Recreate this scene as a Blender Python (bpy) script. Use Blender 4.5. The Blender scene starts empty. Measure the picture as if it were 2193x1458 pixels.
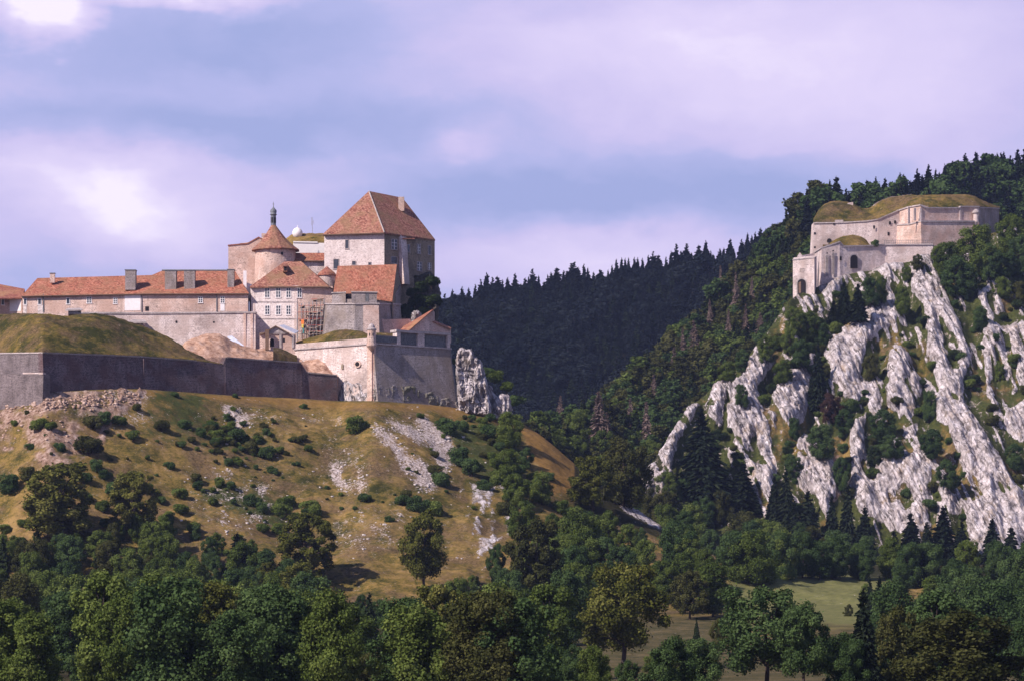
import bpy, math, random
import numpy as np
from mathutils import Vector
rad = math.radians
# ------------------------------------------------------------------ camera, sky, sun, exposure
F = 7440.0; CX = 1096.5; HY = 1400.0          # focal length, principal column and horizon row, in photo pixels
SUN = Vector((-0.60, -0.47, 0.62)).normalized()
S = bpy.context.scene
S.render.resolution_x = 1024; S.render.resolution_y = 680
cd = bpy.data.cameras.new('camera'); cam = bpy.data.objects.new('camera', cd); S.collection.objects.link(cam)
cam.location = (0, 0, 0); cam.rotation_euler = (rad(90), 0, 0)
cd.sensor_fit = 'HORIZONTAL'; cd.sensor_width = 36; cd.lens = F*36/2193; cd.shift_y = (HY-729)/2193
cd.clip_start = 1; cd.clip_end = 30000
S.camera = cam
S.view_settings.view_transform = 'Standard'; S.view_settings.look = 'None'
S.view_settings.exposure = 0.35; S.view_settings.gamma = 1.0
sl = bpy.data.lights.new('sun', 'SUN'); so = bpy.data.objects.new('sun', sl); S.collection.objects.link(so)
sl.energy = 4.9; sl.angle = rad(0.5); sl.color = (1.0, 0.885, 0.80)
so.rotation_euler = SUN.to_track_quat('Z', 'Y').to_euler(); so.location = (-300, -200, 500)
W = bpy.data.worlds.new('World'); S.world = W; W.use_nodes = True

class NT:
    def __init__(s, tree): s.t = tree; s.n = tree.nodes; s.l = tree.links
    def new(s, typ, **kw):
        nd = s.n.new(typ)
        ins = kw.pop('ins', {})
        for k, v in kw.items(): setattr(nd, k, v)
        for k, v in ins.items():
            if hasattr(v, 'is_output'): s.l.new(v, nd.inputs[k])
            else: nd.inputs[k].default_value = v
        return nd
    def math(s, op, a, b=0.0, c=0.0, clamp=False):
        return s.new('ShaderNodeMath', operation=op, use_clamp=clamp, ins={0: a, 1: b, 2: c}).outputs[0]
    def vmath(s, op, a, b=(0, 0, 0), out=0):
        return s.new('ShaderNodeVectorMath', operation=op, ins={0: a, 1: b}).outputs[out]
    def noise(s, vec, scale, detail=4, rough=0.55, dist=0.0):
        return s.new('ShaderNodeTexNoise', ins={'Vector': vec, 'Scale': scale, 'Detail': detail, 'Roughness': rough, 'Distortion': dist}).outputs[0]
    def ramp(s, fac, stops, interp='LINEAR'):
        nd = s.new('ShaderNodeValToRGB', ins={0: fac}); cr = nd.color_ramp; cr.interpolation = interp
        while len(cr.elements) < len(stops): cr.elements.new(0.5)
        for e, (p, c) in zip(cr.elements, stops):
            e.position = p
            e.color = (c, c, c, 1) if isinstance(c, (int, float)) else (*c, 1)
        return nd.outputs[0]
    def mix(s, fac, a, b, mode='MIX'):
        nd = s.new('ShaderNodeMix', data_type='RGBA', blend_type=mode)
        for k, v in ((0, fac), (6, a), (7, b)):
            if hasattr(v, 'is_output'): s.l.new(v, nd.inputs[k])
            else: nd.inputs[k].default_value = v if k == 0 else (*v, 1)
        return nd.outputs[2]
    def maprange(s, v, a, b, c=0.0, d=1.0):
        return s.new('ShaderNodeMapRange', ins={0: v, 1: a, 2: b, 3: c, 4: d}, clamp=True).outputs[0]

def sky():
    w = NT(W.node_tree); w.n.clear()
    out = w.new('ShaderNodeOutputWorld'); bg = w.new('ShaderNodeBackground', ins={'Strength': 0.087})
    st = w.new('ShaderNodeTexSky', sky_type='NISHITA', sun_disc=False)
    st.sun_elevation = math.asin(SUN.z); st.sun_rotation = math.atan2(SUN.x, SUN.y)
    st.altitude = 900; st.air_density = 1.2; st.dust_density = 0.5; st.ozone_density = 2.0
    D = w.new('ShaderNodeTexCoord').outputs['Generated']
    def blob(px, py, rx, ry, wgt=1.0):
        c = Vector(((px-CX)/F, 1, (HY-py)/F)).normalized()
        d = w.vmath('MULTIPLY', w.vmath('SUBTRACT', D, tuple(c)), (F/rx, 3.0, F/ry))
        # wobble the edge
        ln = w.vmath('LENGTH', d, out=1)
        return w.math('MULTIPLY', w.maprange(ln, 1.0, 0.0), wgt)
    wob = w.new('ShaderNodeTexNoise', ins={'Vector': w.vmath('MULTIPLY', D, (14, 14, 30)), 'Scale': 1.0, 'Detail': 5, 'Roughness': 0.6}).outputs[1]
    D0 = D
    D = w.vmath('ADD', D0, w.vmath('MULTIPLY', w.vmath('SUBTRACT', wob, (0.5, 0.5, 0.5)), (0.06, 0.0, 0.035)))
    sv = w.vmath('MULTIPLY', D, (9, 9, 26))
    n1 = w.noise(sv, 1.0, 7, 0.5)
    n2 = w.noise(w.vmath('MULTIPLY', D, (26, 26, 60)), 1.0, 6, 0.55)
    n3 = w.noise(w.vmath('MULTIPLY', D, (70, 70, 130)), 1.0, 6, 0.6)
    dens = w.math('ADD', w.math('MULTIPLY', n3, 0.14), w.math('ADD', w.math('MULTIPLY', n1, 0.50), w.math('MULTIPLY', n2, 0.30)))
    dens = w.math('SUBTRACT', dens, 0.09)
    adds = [(250, 430, 520, 190, .50), (120, 400, 330, 120, .06), (980, 300, 110, 50, .25), (60, 30, 170, 90, 1.1), (420, -25, 320, 60, .85),
            (520, 170, 420, 50, .06), (1500, 80, 900, 240, .42), (1250, 560, 500, 120, .45), (2000, 200, 500, 260, .22), (700, 330, 500, 60, .08), (250, 430, 300, 130, .16)]
    subs = [(420, 262, 760, 75, .34), (520, 100, 640, 115, .20), (1600, 420, 560, 110, .32), (600, 330, 300, 60, .1), (1100, 420, 420, 120, .22),
            (1250, 20, 200, 60, .10), (650, 30, 240, 60, .1)]
    for a in adds: dens = w.math('ADD', dens, blob(*a))
    for a in subs: dens = w.math('SUBTRACT', dens, blob(*a))
    col = w.ramp(dens, [(0.12, (3.5, 4.0, 7.0)), (0.34, (4.4, 4.6, 7.7)), (0.54, (5.9, 5.35, 8.3)), (0.80, (7.2, 6.4, 9.0)), (0.98, (9.2, 8.4, 9.9))])
    sep = w.new('ShaderNodeSeparateXYZ', ins={0: D0})
    # the cloud bank covers the lower sky; higher up it opens to clear sky with scattered cloud
    hi = w.maprange(sep.outputs[2], 0.21, 0.42, 1.0, 0.0)
    patch = w.ramp(w.noise(w.vmath('MULTIPLY', D0, (2.2, 2.2, 3.2)), 1.0, 6, 0.5), [(0.52, 0.0), (0.68, 1.0)])
    cov = w.math('MAXIMUM', hi, w.math('MULTIPLY', patch, 0.45))
    w.l.new(w.mix(cov, w.mix(1.0, st.outputs[0], (0.85, 0.85, 1.05), 'MULTIPLY'), col), bg.inputs[0])
    w.l.new(bg.outputs[0], out.inputs[0])
sky()

# ------------------------------------------------------------------ numeric helpers
def X(px, Y): return (px-CX)/F*Y
def Zt(py, Y): return (HY-py)/F*Y
def pt(px, py, Y): return (X(px, Y), Y, Zt(py, Y))
def _hash(ix, iy, s):
    h = (ix.astype(np.int64)*374761393 + iy.astype(np.int64)*668265263 + s*974711) & 0xffffffff
    h = ((h ^ (h >> 13))*1274126177) & 0xffffffff
    h = (h ^ (h >> 16)) & 0xffffffff
    return h/4294967295.0
def vnoise(x, y, s=0):
    ix = np.floor(x); iy = np.floor(y); fx = x-ix; fy = y-iy
    fx = fx*fx*(3-2*fx); fy = fy*fy*(3-2*fy)
    a = _hash(ix, iy, s); b = _hash(ix+1, iy, s); c = _hash(ix, iy+1, s); d = _hash(ix+1, iy+1, s)
    return a+(b-a)*fx+(c-a)*fy+(a-b-c+d)*fx*fy
def fbm(x, y, o=4, s=0, g=0.5):
    x = np.asarray(x, float); y = np.asarray(y, float)
    t = 0; a = 1; n = 0
    for k in range(o):
        t = t+a*vnoise(x, y, s+k*17); n += a; a *= g; x = x*2.03+5.1; y = y*2.03+1.7
    return t/n
def ridged(x, y, o=4, s=0, g=0.55):
    x = np.asarray(x, float); y = np.asarray(y, float)
    t = 0; a = 1; n = 0
    for k in range(o):
        t = t+a*(1-np.abs(2*vnoise(x, y, s+k*13)-1)); n += a; a *= g; x = x*2.1+3.3; y = y*2.1+7.7
    return t/n
def inpoly(px, py, poly):
    c = np.zeros(px.shape, bool); n = len(poly)
    for i in range(n):
        x0, y0 = poly[i]; x1, y1 = poly[(i+1) % n]
        if y0 == y1: continue
        m = ((y0 > py) != (y1 > py)) & (px < (x1-x0)*(py-y0)/(y1-y0)+x0)
        c ^= m
    return c
def blur(a, k):
    for ax in (0, 1):
        kern = np.ones(2*k+1)/(2*k+1)
        pad = [(k, k) if i == ax else (0, 0) for i in (0, 1)]
        p = np.pad(a, pad, mode='edge')
        a = np.apply_along_axis(lambda v: np.convolve(v, kern, 'valid'), ax, p)
    return a

# ------------------------------------------------------------------ object helpers
COL = S.collection
def tag(o, label=None, cat=None, group=None, kind=None):
    if label: o['label'] = label
    if cat: o['category'] = cat
    if group: o['group'] = group
    if kind: o['kind'] = kind
    return o
def thing(name, label, cat, loc, group=None):
    o = bpy.data.objects.new(name, None); COL.objects.link(o); o.location = loc; o.empty_display_size = 1
    return tag(o, label, cat, group)
class MB:
    """collects faces in world coordinates"""
    def __init__(s): s.v = []; s.f = []
    def poly(s, pts):
        b = len(s.v); s.v += [tuple(p) for p in pts]; s.f.append(list(range(b, b+len(pts)))); return s
    def hexa(s, b4, t4):
        b = len(s.v); s.v += [tuple(p) for p in b4]+[tuple(p) for p in t4]
        for q in ((3, 2, 1, 0), (4, 5, 6, 7), (0, 1, 5, 4), (1, 2, 6, 5), (2, 3, 7, 6), (3, 0, 4, 7)): s.f.append([b+i for i in q])
        return s
    def prism(s, xy, z0, z1):
        n = len(xy); b = len(s.v)
        z0 = [z0]*n if np.isscalar(z0) else z0; z1 = [z1]*n if np.isscalar(z1) else z1
        s.v += [(x, y, z) for (x, y), z in zip(xy, z0)]+[(x, y, z) for (x, y), z in zip(xy, z1)]
        s.f.append([b+i for i in range(n)][::-1]); s.f.append([b+n+i for i in range(n)])
        for i in range(n):
            j = (i+1) % n; s.f.append([b+i, b+j, b+n+j, b+n+i])
        return s
    def slab(s, pts, t=0.3):
        p = [Vector(q) for q in pts]; n = len(p); b = len(s.v)
        s.v += [tuple(q) for q in p]+[tuple(q-Vector((0, 0, t))) for q in p]
        s.f.append([b+i for i in range(n)]); s.f.append([b+n+i for i in range(n)][::-1])
        for i in range(n):
            j = (i+1) % n; s.f.append([b+j, b+i, b+n+i, b+n+j])
        return s
    def tube(s, p0, p1, r0, r1=None, n=6):
        r1 = r0 if r1 is None else r1
        p0 = Vector(p0); p1 = Vector(p1); d = (p1-p0).normalized()
        a = d.cross(Vector((0, 0, 1)) if abs(d.z) < .9 else Vector((1, 0, 0))).normalized(); c = d.cross(a)
        b = len(s.v)
        for p, r in ((p0, r0), (p1, r1)):
            for i in range(n):
                t = 2*math.pi*i/n; s.v.append(tuple(p+a*(r*math.cos(t))+c*(r*math.sin(t))))
        for i in range(n):
            j = (i+1) % n; s.f.append([b+i, b+j, b+n+j, b+n+i])
        s.f.append([b+i for i in range(n)][::-1]); s.f.append([b+n+i for i in range(n)])
        return s
    def lathe(s, c, prof, n=24, a0=0.0):
        b = len(s.v); cx, cy = c
        for (r, z) in prof:
            for i in range(n):
                t = a0+2*math.pi*i/n; s.v.append((cx+r*math.cos(t), cy+r*math.sin(t), z))
        for k in range(len(prof)-1):
            for i in range(n):
                j = (i+1) % n; s.f.append([b+k*n+i, b+k*n+j, b+(k+1)*n+j, b+(k+1)*n+i])
        s.f.append([b+i for i in range(n)][::-1]); s.f.append([b+(len(prof)-1)*n+i for i in range(n)])
        return s
    def build(s, name, m, parent=None, label=None, smooth=False):
        off = parent
        L = Vector((0, 0, 0)); q = parent
        while q is not None: L += q.location; q = q.parent
        if parent is None:
            a = np.array(s.v); L = Vector(((a[:, 0].min()+a[:, 0].max())/2, (a[:, 1].min()+a[:, 1].max())/2, a[:, 2].min()))
        me = bpy.data.meshes.new(name); me.from_pydata([(v[0]-L.x, v[1]-L.y, v[2]-L.z) for v in s.v], [], s.f); me.update()
        me.materials.append(m)
        if smooth: me.shade_smooth()
        o = bpy.data.objects.new(name, me); COL.objects.link(o)
        if parent is not None: o.parent = parent
        else: o.location = L
        if label: o['label'] = label
        return o
def yon(A, B, px):
    xa, ya = X(A[0], A[1]), A[1]; dx = X(B[0], B[1])-xa; dy = B[1]-ya; k = (px-CX)/F
    return ya+(k*ya-xa)/(dx-k*dy)*dy
def nrm(A, B):
    d = Vector((X(B[0], B[1])-X(A[0], A[1]), B[1]-A[1])).normalized()
    return Vector((d.y, -d.x))          # faces the camera when B is right of A
def wbox(mb, A, B, px0, px1, py0, py1, out=0.05, inn=0.0):
    """box on the wall A-B between two photo columns and rows, `out` proud of its face"""
    n = nrm(A, B); y0 = yon(A, B, px0); y1 = yon(A, B, px1); ym = (y0+y1)/2
    a = Vector((X(px0, y0), y0)); b = Vector((X(px1, y1), y1))
    zt, zb = Zt(py0, ym), Zt(py1, ym)
    q = [a+n*out, b+n*out, b-n*inn, a-n*inn]
    mb.prism([(p.x, p.y) for p in q], zb, zt); return mb
def polywall(pts, thick=1.5, batter=0.0):
    """solid wall along (px, Y, py_top, py_bottom); batter pushes the foot outwards"""
    m = MB(); P = [Vector((X(p[0], p[1]), p[1])) for p in pts]; N = []
    for i in range(len(P)):
        a = P[max(i-1, 0)]; b = P[min(i+1, len(P)-1)]; d = (b-a).normalized(); N.append(Vector((d.y, -d.x)))
    n = len(P); b0 = 0
    for i, (p, nn) in enumerate(zip(P, N)):
        zt, zb = Zt(pts[i][2], pts[i][1]), Zt(pts[i][3], pts[i][1])
        f = p+nn*batter; k = p-nn*thick
        m.v += [(f.x, f.y, zb), (p.x, p.y, zt), (k.x, k.y, zt), (k.x, k.y, zb)]
    for i in range(n-1):
        a = 4*i; b = a+4
        m.f += [[a, b, b+1, a+1], [a+1, b+1, b+2, a+2], [a+2, b+2, b+3, a+3], [a+3, b+3, b, a]]
    m.f += [[0, 1, 2, 3], [4*n-1, 4*n-2, 4*n-3, 4*n-4]]
    return m
def course(pts, h=0.35, out=0.3, thick=0.6, mb=None):
    """projecting string course or coping along (px, Y, py)"""
    m = mb or MB()
    P = [Vector((X(p[0], p[1]), p[1])) for p in pts]; b0 = len(m.v); n = len(P)
    for i, p in enumerate(P):
        a = P[max(i-1, 0)]; b = P[min(i+1, n-1)]; d = (b-a).normalized(); nn = Vector((d.y, -d.x))
        z = Zt(pts[i][2], pts[i][1]); f = p+nn*out; k = p-nn*thick
        m.v += [(f.x, f.y, z-h/2), (f.x, f.y, z+h/2), (k.x, k.y, z+h/2), (k.x, k.y, z-h/2)]
    for i in range(n-1):
        a = b0+4*i; b = a+4
        m.f += [[a, b, b+1, a+1], [a+1, b+1, b+2, a+2], [a+2, b+2, b+3, a+3], [a+3, b+3, b, a]]
    m.f += [[b0, b0+1, b0+2, b0+3], [b0+4*n-1, b0+4*n-2, b0+4*n-3, b0+4*n-4]]
    return m

# ------------------------------------------------------------------ materials
def newmat(name):
    m = bpy.data.materials.new(name); m.use_nodes = True; t = NT(m.node_tree); t.n.clear()
    out = t.new('ShaderNodeOutputMaterial'); return m, t, out
def finish(t, out, col, rough=0.9, bump=None, bstr=0.5, bdist=0.2, spec=0.15, metal=0.0):
    b = t.new('ShaderNodeBsdfPrincipled', ins={'Roughness': rough, 'Specular IOR Level': spec, 'Metallic': metal})
    if hasattr(col, 'is_output'): t.l.new(col, b.inputs['Base Color'])
    else: b.inputs['Base Color'].default_value = (*col, 1)
    if bump is not None:
        bn = t.new('ShaderNodeBump', ins={'Height': bump, 'Strength': bstr, 'Distance': bdist}); t.l.new(bn.outputs[0], b.inputs['Normal'])
    t.l.new(b.outputs[0], out.inputs[0])
def wpos(t): return t.new('ShaderNodeNewGeometry').outputs['Position']
def stone(name, light, dark, stain=(0.12, 0.10, 0.09), stain_amt=0.45, bh=0.34, bstr=0.6, contrast=0.5, tint=None):
    m, t, out = newmat(name); p = wpos(t); sp = t.new('ShaderNodeSeparateXYZ', ins={0: p})
    u = t.math('ADD', sp.outputs[0], t.math('MULTIPLY', sp.outputs[1], 0.6))
    uv = t.new('ShaderNodeCombineXYZ', ins={0: u, 1: sp.outputs[2], 2: 0.0}).outputs[0]
    dn = t.new('ShaderNodeTexNoise', ins={'Vector': p, 'Scale': 1.3, 'Detail': 3}).outputs[1]
    uv = t.vmath('ADD', uv, t.vmath('MULTIPLY', t.vmath('SUBTRACT', dn, (0.5, 0.5, 0.5)), (0.9, 0.28, 0)))
    br = t.new('ShaderNodeTexBrick', ins={'Vector': uv, 'Color1': (1, 1, 1, 1), 'Color2': (0.05, 0.05, 0.05, 1), 'Mortar': (0.0, 0.0, 0.0, 1), 'Scale': 1.0,
               'Mortar Size': 0.035, 'Mortar Smooth': 0.4, 'Bias': -0.2, 'Brick Width': bh*1.7, 'Row Height': bh})
    n = t.noise(p, 0.9, 6, 0.65); n2 = t.noise(p, 0.16, 5, 0.6); n3 = t.noise(p, 3.2, 3, 0.6)
    f = t.math('ADD', t.math('MULTIPLY', br.outputs[0], contrast), t.math('MULTIPLY', t.math('ADD', n, n3), 0.5))
    c = t.ramp(f, [(0.30, tuple(x*.8 for x in dark)), (0.52, tuple(a*.55+b*.45 for a, b in zip(dark, light))), (0.76, light)])
    speck = t.ramp(t.noise(t.vmath('MULTIPLY', p, (1.5, 1.5, 2.6)), 1.3, 4, 0.85), [(0.53, 0.0), (0.61, 0.7)])
    c = t.mix(speck, c, tuple(x*.45 for x in dark))
    # weathering streaks that run down the wall
    sv = t.vmath('MULTIPLY', p, (0.9, 0.9, 0.12)); st = t.ramp(t.noise(sv, 1.0, 6, 0.7), [(0.50, 0.0), (0.62, 1.0)])
    blot = t.ramp(n2, [(0.48, 0.0), (0.62, 1.0)])
    a = t.math('MULTIPLY', t.math('MAXIMUM', t.math('MULTIPLY', st, 0.7), blot), stain_amt)
    c = t.mix(a, c, stain)
    if tint: c = t.mix(t.ramp(t.noise(p, 0.33, 3, 0.5), [(0.42, 0.0), (0.62, 0.6)]), c, tint)
    h = t.math('ADD', t.math('MULTIPLY', br.outputs[0], 0.5), n3)
    finish(t, out, c, 0.92, h, bstr, 0.12, 0.1)
    return m
def tiles(name, a, b, c, lichen=(0.42, 0.26, 0.12), lamt=0.4):
    m, t, out = newmat(name); p = wpos(t); sp = t.new('ShaderNodeSeparateXYZ', ins={0: p})
    u = t.math('ADD', sp.outputs[0], t.math('MULTIPLY', sp.outputs[1], 0.6))
    uv = t.new('ShaderNodeCombineXYZ', ins={0: u, 1: sp.outputs[2], 2: 0.0}).outputs[0]
    br = t.new('ShaderNodeTexBrick', ins={'Vector': uv, 'Color1': (1, 1, 1, 1), 'Color2': (0.1, 0.1, 0.1, 1), 'Mortar': (0, 0, 0, 1), 'Scale': 1.0,
               'Mortar Size': 0.03, 'Mortar Smooth': 0.5, 'Brick Width': 0.34, 'Row Height': 0.26})
    n = t.noise(p, 1.6, 6, 0.7); n2 = t.noise(t.vmath('MULTIPLY', p, (1, 1, 0.5)), 0.30, 5, 0.6)
    f = t.math('ADD', t.math('MULTIPLY', br.outputs[0], 0.35), t.math('MULTIPLY', n, 0.9))
    col = t.ramp(f, [(0.40, a), (0.58, b), (0.80, c)])
    col = t.mix(t.math('MULTIPLY', t.ramp(n2, [(0.44, 0.0), (0.64, 1.0)]), lamt), col, lichen)
    col = t.mix(t.ramp(t.noise(p, 0.7, 4, 0.7), [(0.60, 0.0), (0.80, 0.5)]), col, (0.12, 0.05, 0.04))
    finish(t, out, col, 0.85, br.outputs[0], 0.5, 0.06, 0.2)
    return m
def plain(name, col, rough=0.8, var=0.25, scale=1.2, metal=0.0, spec=0.2):
    m, t, out = newmat(name); p = wpos(t)
    n = t.noise(p, scale, 5, 0.6)
    d = tuple(x*(1-var) for x in col); l = tuple(min(1, x*(1+var)) for x in col)
    finish(t, out, t.ramp(n, [(0.3, d), (0.7, l)]), rough, n, 0.15, 0.05, spec, metal)
    return m
M = {}
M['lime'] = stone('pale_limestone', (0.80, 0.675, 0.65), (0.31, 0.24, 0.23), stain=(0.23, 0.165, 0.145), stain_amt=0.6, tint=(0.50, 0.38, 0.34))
M['limewarm'] = stone('warm_limestone', (0.77, 0.585, 0.515), (0.32, 0.22, 0.185), stain=(0.20, 0.13, 0.10), stain_amt=0.5, contrast=0.6, tint=(0.52, 0.33, 0.26))
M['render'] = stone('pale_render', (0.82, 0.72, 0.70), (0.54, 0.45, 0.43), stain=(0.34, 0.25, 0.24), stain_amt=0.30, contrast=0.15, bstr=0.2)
M['white'] = plain('whitewash', (0.78, 0.73, 0.74), var=0.08)
M['shaderock'] = stone('shade_darkened_crag', (0.16, 0.13, 0.11), (0.05, 0.042, 0.04), stain=(0.03, 0.035, 0.018), stain_amt=0.7, contrast=0.1, bstr=0.9)  # rock colour darkened for the crag's shade and ivy cover
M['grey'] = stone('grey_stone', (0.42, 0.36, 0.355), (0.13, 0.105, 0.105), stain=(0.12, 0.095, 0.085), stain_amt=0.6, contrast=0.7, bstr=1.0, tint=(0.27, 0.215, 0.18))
M['midstone'] = stone('brownish_grey_stone', (0.24, 0.195, 0.20), (0.085, 0.068, 0.07), stain=(0.07, 0.055, 0.055), stain_amt=0.6)
M['shadestone'] = stone('shade_darkened_stone', (0.21, 0.155, 0.165), (0.030, 0.024, 0.028), stain=(0.035, 0.03, 0.034), stain_amt=0.55, tint=(0.10, 0.05, 0.045))  # weathered stone, its colour darkened to deepen the rampart's shade
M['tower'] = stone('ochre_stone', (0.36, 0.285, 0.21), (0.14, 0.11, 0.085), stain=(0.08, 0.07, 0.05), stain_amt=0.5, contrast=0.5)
M['coping'] = stone('coping_stone', (0.55, 0.47, 0.46), (0.32, 0.27, 0.27), stain_amt=0.35, contrast=0.3)
M['tile'] = tiles('clay_tiles', (0.13, 0.045, 0.032), (0.34, 0.11, 0.068), (0.52, 0.235, 0.155), (0.25, 0.135, 0.075), 0.6)
M['tileold'] = tiles('weathered_clay_tiles', (0.12, 0.045, 0.035), (0.29, 0.112, 0.080), (0.46, 0.24, 0.17), (0.24, 0.145, 0.08), 0.75)
M['tiledark'] = tiles('brown_clay_tiles', (0.15, 0.05, 0.04), (0.28, 0.10, 0.07), (0.38, 0.17, 0.12))
M['glass'] = plain('window_glass', (0.045, 0.05, 0.065), 0.25, 0.3, spec=0.5)
M['paint'] = plain('white_painted_wood', (0.66, 0.63, 0.64), var=0.06)
M['void'] = plain('dark_opening', (0.018, 0.014, 0.016), 0.95)
M['wood'] = plain('old_timber', (0.16, 0.10, 0.07), var=0.4, scale=4)
M['lead'] = plain('lead_sheet', (0.16, 0.17, 0.19), 0.5, 0.25)
M['steel'] = plain('galvanised_steel', (0.34, 0.32, 0.33), 0.45, 0.2, metal=0.6)
M['redsteel'] = plain('red_painted_steel', (0.42, 0.10, 0.08), 0.6)
M['plank'] = plain('scaffold_plank', (0.44, 0.32, 0.25), 0.9, 0.35, 3)
M['tarp'] = plain('blue_grey_sheeting', (0.50, 0.52, 0.64), 0.5, 0.2, 2)
M['board'] = plain('grey_boards', (0.13, 0.13, 0.14), 0.9, 0.5, 2.5)
M['orange'] = plain('orange_netting', (0.85, 0.22, 0.05), 0.8); M['yellow'] = plain('yellow_sheet', (0.75, 0.55, 0.12), 0.8); M['teal'] = plain('teal_sheet', (0.05, 0.22, 0.22), 0.8)
M['bark'] = plain('bark', (0.055, 0.04, 0.035), 0.95, 0.4, 6)
M['barkpale'] = plain('pale_bark', (0.20, 0.18, 0.17), 0.95, 0.35, 5)

def rock_nodes(t, p):
    """white limestone: pale slabs, grey lichen, thin dark cracks that follow the tilted beds"""
    q = t.vmath('MULTIPLY', p, (1.0, 0.7, 0.55))
    wv = t.new('ShaderNodeTexNoise', ins={'Vector': p, 'Scale': 0.35, 'Detail': 5, 'Roughness': 0.6}).outputs[1]
    qd = t.vmath('ADD', q, t.vmath('MULTIPLY', t.vmath('SUBTRACT', wv, (0.5, 0.5, 0.5)), (2.2, 2.2, 2.2)))
    v1 = t.new('ShaderNodeTexVoronoi', feature='DISTANCE_TO_EDGE', ins={'Vector': qd, 'Scale': 0.75}).outputs[0]
    v2 = t.new('ShaderNodeTexVoronoi', feature='DISTANCE_TO_EDGE', ins={'Vector': qd, 'Scale': 0.26}).outputs[0]
    crack = t.math('MINIMUM', t.maprange(v1, 0.0, 0.07), t.maprange(v2, 0.0, 0.09))
    # beds
    sp = t.new('ShaderNodeSeparateXYZ', ins={0: p})
    bed = t.math('ADD', t.math('MULTIPLY', sp.outputs[0], 1.1), t.math('MULTIPLY', sp.outputs[2], 0.55))
    bw = t.new('ShaderNodeCombineXYZ', ins={0: bed, 1: t.math('MULTIPLY', sp.outputs[2], 0.06), 2: 0.0}).outputs[0]
    beds = t.noise(bw, 1.3, 4, 0.7)
    n = t.noise(p, 0.5, 7, 0.7); n3 = t.noise(p, 2.4, 4, 0.7)
    f = t.math('ADD', t.math('MULTIPLY', n, 0.50), t.math('ADD', t.math('MULTIPLY', beds, 0.42), t.math('MULTIPLY', n3, 0.12)))
    c = t.ramp(f, [(0.38, (0.11, 0.09, 0.085)), (0.47, (0.35, 0.30, 0.30)), (0.57, (0.60, 0.54, 0.56)), (0.72, (0.80, 0.75, 0.78))])
    ck = t.math('MULTIPLY', t.math('SUBTRACT', 1.0, crack), t.ramp(t.noise(p, 0.6, 3, 0.6), [(0.38, 0.15), (0.58, 0.95)]))
    c = t.mix(ck, c, (0.10, 0.085, 0.08))
    bl = t.noise(t.new('ShaderNodeCombineXYZ', ins={0: bed, 1: t.math('MULTIPLY', sp.outputs[2], 0.16), 2: t.math('MULTIPLY', sp.outputs[1], 0.1)}).outputs[0], 0.42, 3, 0.6)
    line = t.math('MULTIPLY', t.maprange(t.math('ABSOLUTE', t.math('SUBTRACT', bl, 0.5)), 0.022, 0.004), t.ramp(t.noise(p, 0.18, 2, 0.5), [(0.42, 0.2), (0.58, 1.0)]))
    c = t.mix(line, c, (0.07, 0.06, 0.06))  # crack shadow painted as dark lines along the beds
    och = t.ramp(t.noise(p, 0.22, 4, 0.7), [(0.56, 0.0), (0.70, 0.55)])
    c = t.mix(och, c, (0.34, 0.24, 0.15))
    h = t.math('ADD', t.math('MULTIPLY', crack, 0.7), t.math('ADD', t.math('MULTIPLY', n3, 0.5), t.math('SUBTRACT', beds, line)))
    return c, h
def grass_nodes(t, p, dry=0.5):
    n = t.noise(p, 0.045, 5, 0.6); n2 = t.noise(p, 0.30, 6, 0.65); n3 = t.noise(t.vmath('MULTIPLY', p, (1, 1, 1.8)), 1.3, 5, 0.8)
    def cn(a, k): return t.math('MULTIPLY', t.math('SUBTRACT', a, 0.5), k)
    f = t.math('ADD', t.math('ADD', cn(n, 1.5), cn(n2, 1.3)), t.math('ADD', cn(n3, 1.1), dry+0.02))
    c = t.ramp(f, [(0.22, (0.031, 0.033, 0.009)), (0.40, (0.086, 0.071, 0.019)), (0.58, (0.170, 0.116, 0.033)), (0.82, (0.290, 0.187, 0.072))])
    tuft = t.ramp(t.noise(p, 0.9, 4, 0.75), [(0.55, 0.0), (0.68, 0.7)])
    c = t.mix(tuft, c, (0.028, 0.034, 0.011))
    brown = t.ramp(t.noise(p, 0.11, 6, 0.75), [(0.46, 0.0), (0.60, 0.8)])
    c = t.mix(brown, c, t.ramp(t.noise(p, 1.8, 3, 0.7), [(0.35, (0.050, 0.032, 0.018)), (0.65, (0.20, 0.13, 0.075))]))
    bald = t.ramp(t.noise(t.vmath('MULTIPLY', p, (1, .6, 1)), 0.55, 7, 0.85), [(0.60, 0.0), (0.66, 0.8)])
    c = t.mix(bald, c, (0.34, 0.26, 0.19))
    return c, t.math('ADD', n3, n2)
def rockmat():
    m, t, out = newmat('limestone_rock'); c, h = rock_nodes(t, wpos(t)); finish(t, out, c, 0.93, h, 0.9, 0.5, 0.08); return m
def grassmat(name, dry):
    m, t, out = newmat(name); c, h = grass_nodes(t, wpos(t), dry); finish(t, out, c, 0.95, h, 0.6, 0.3, 0.03); return m
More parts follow.
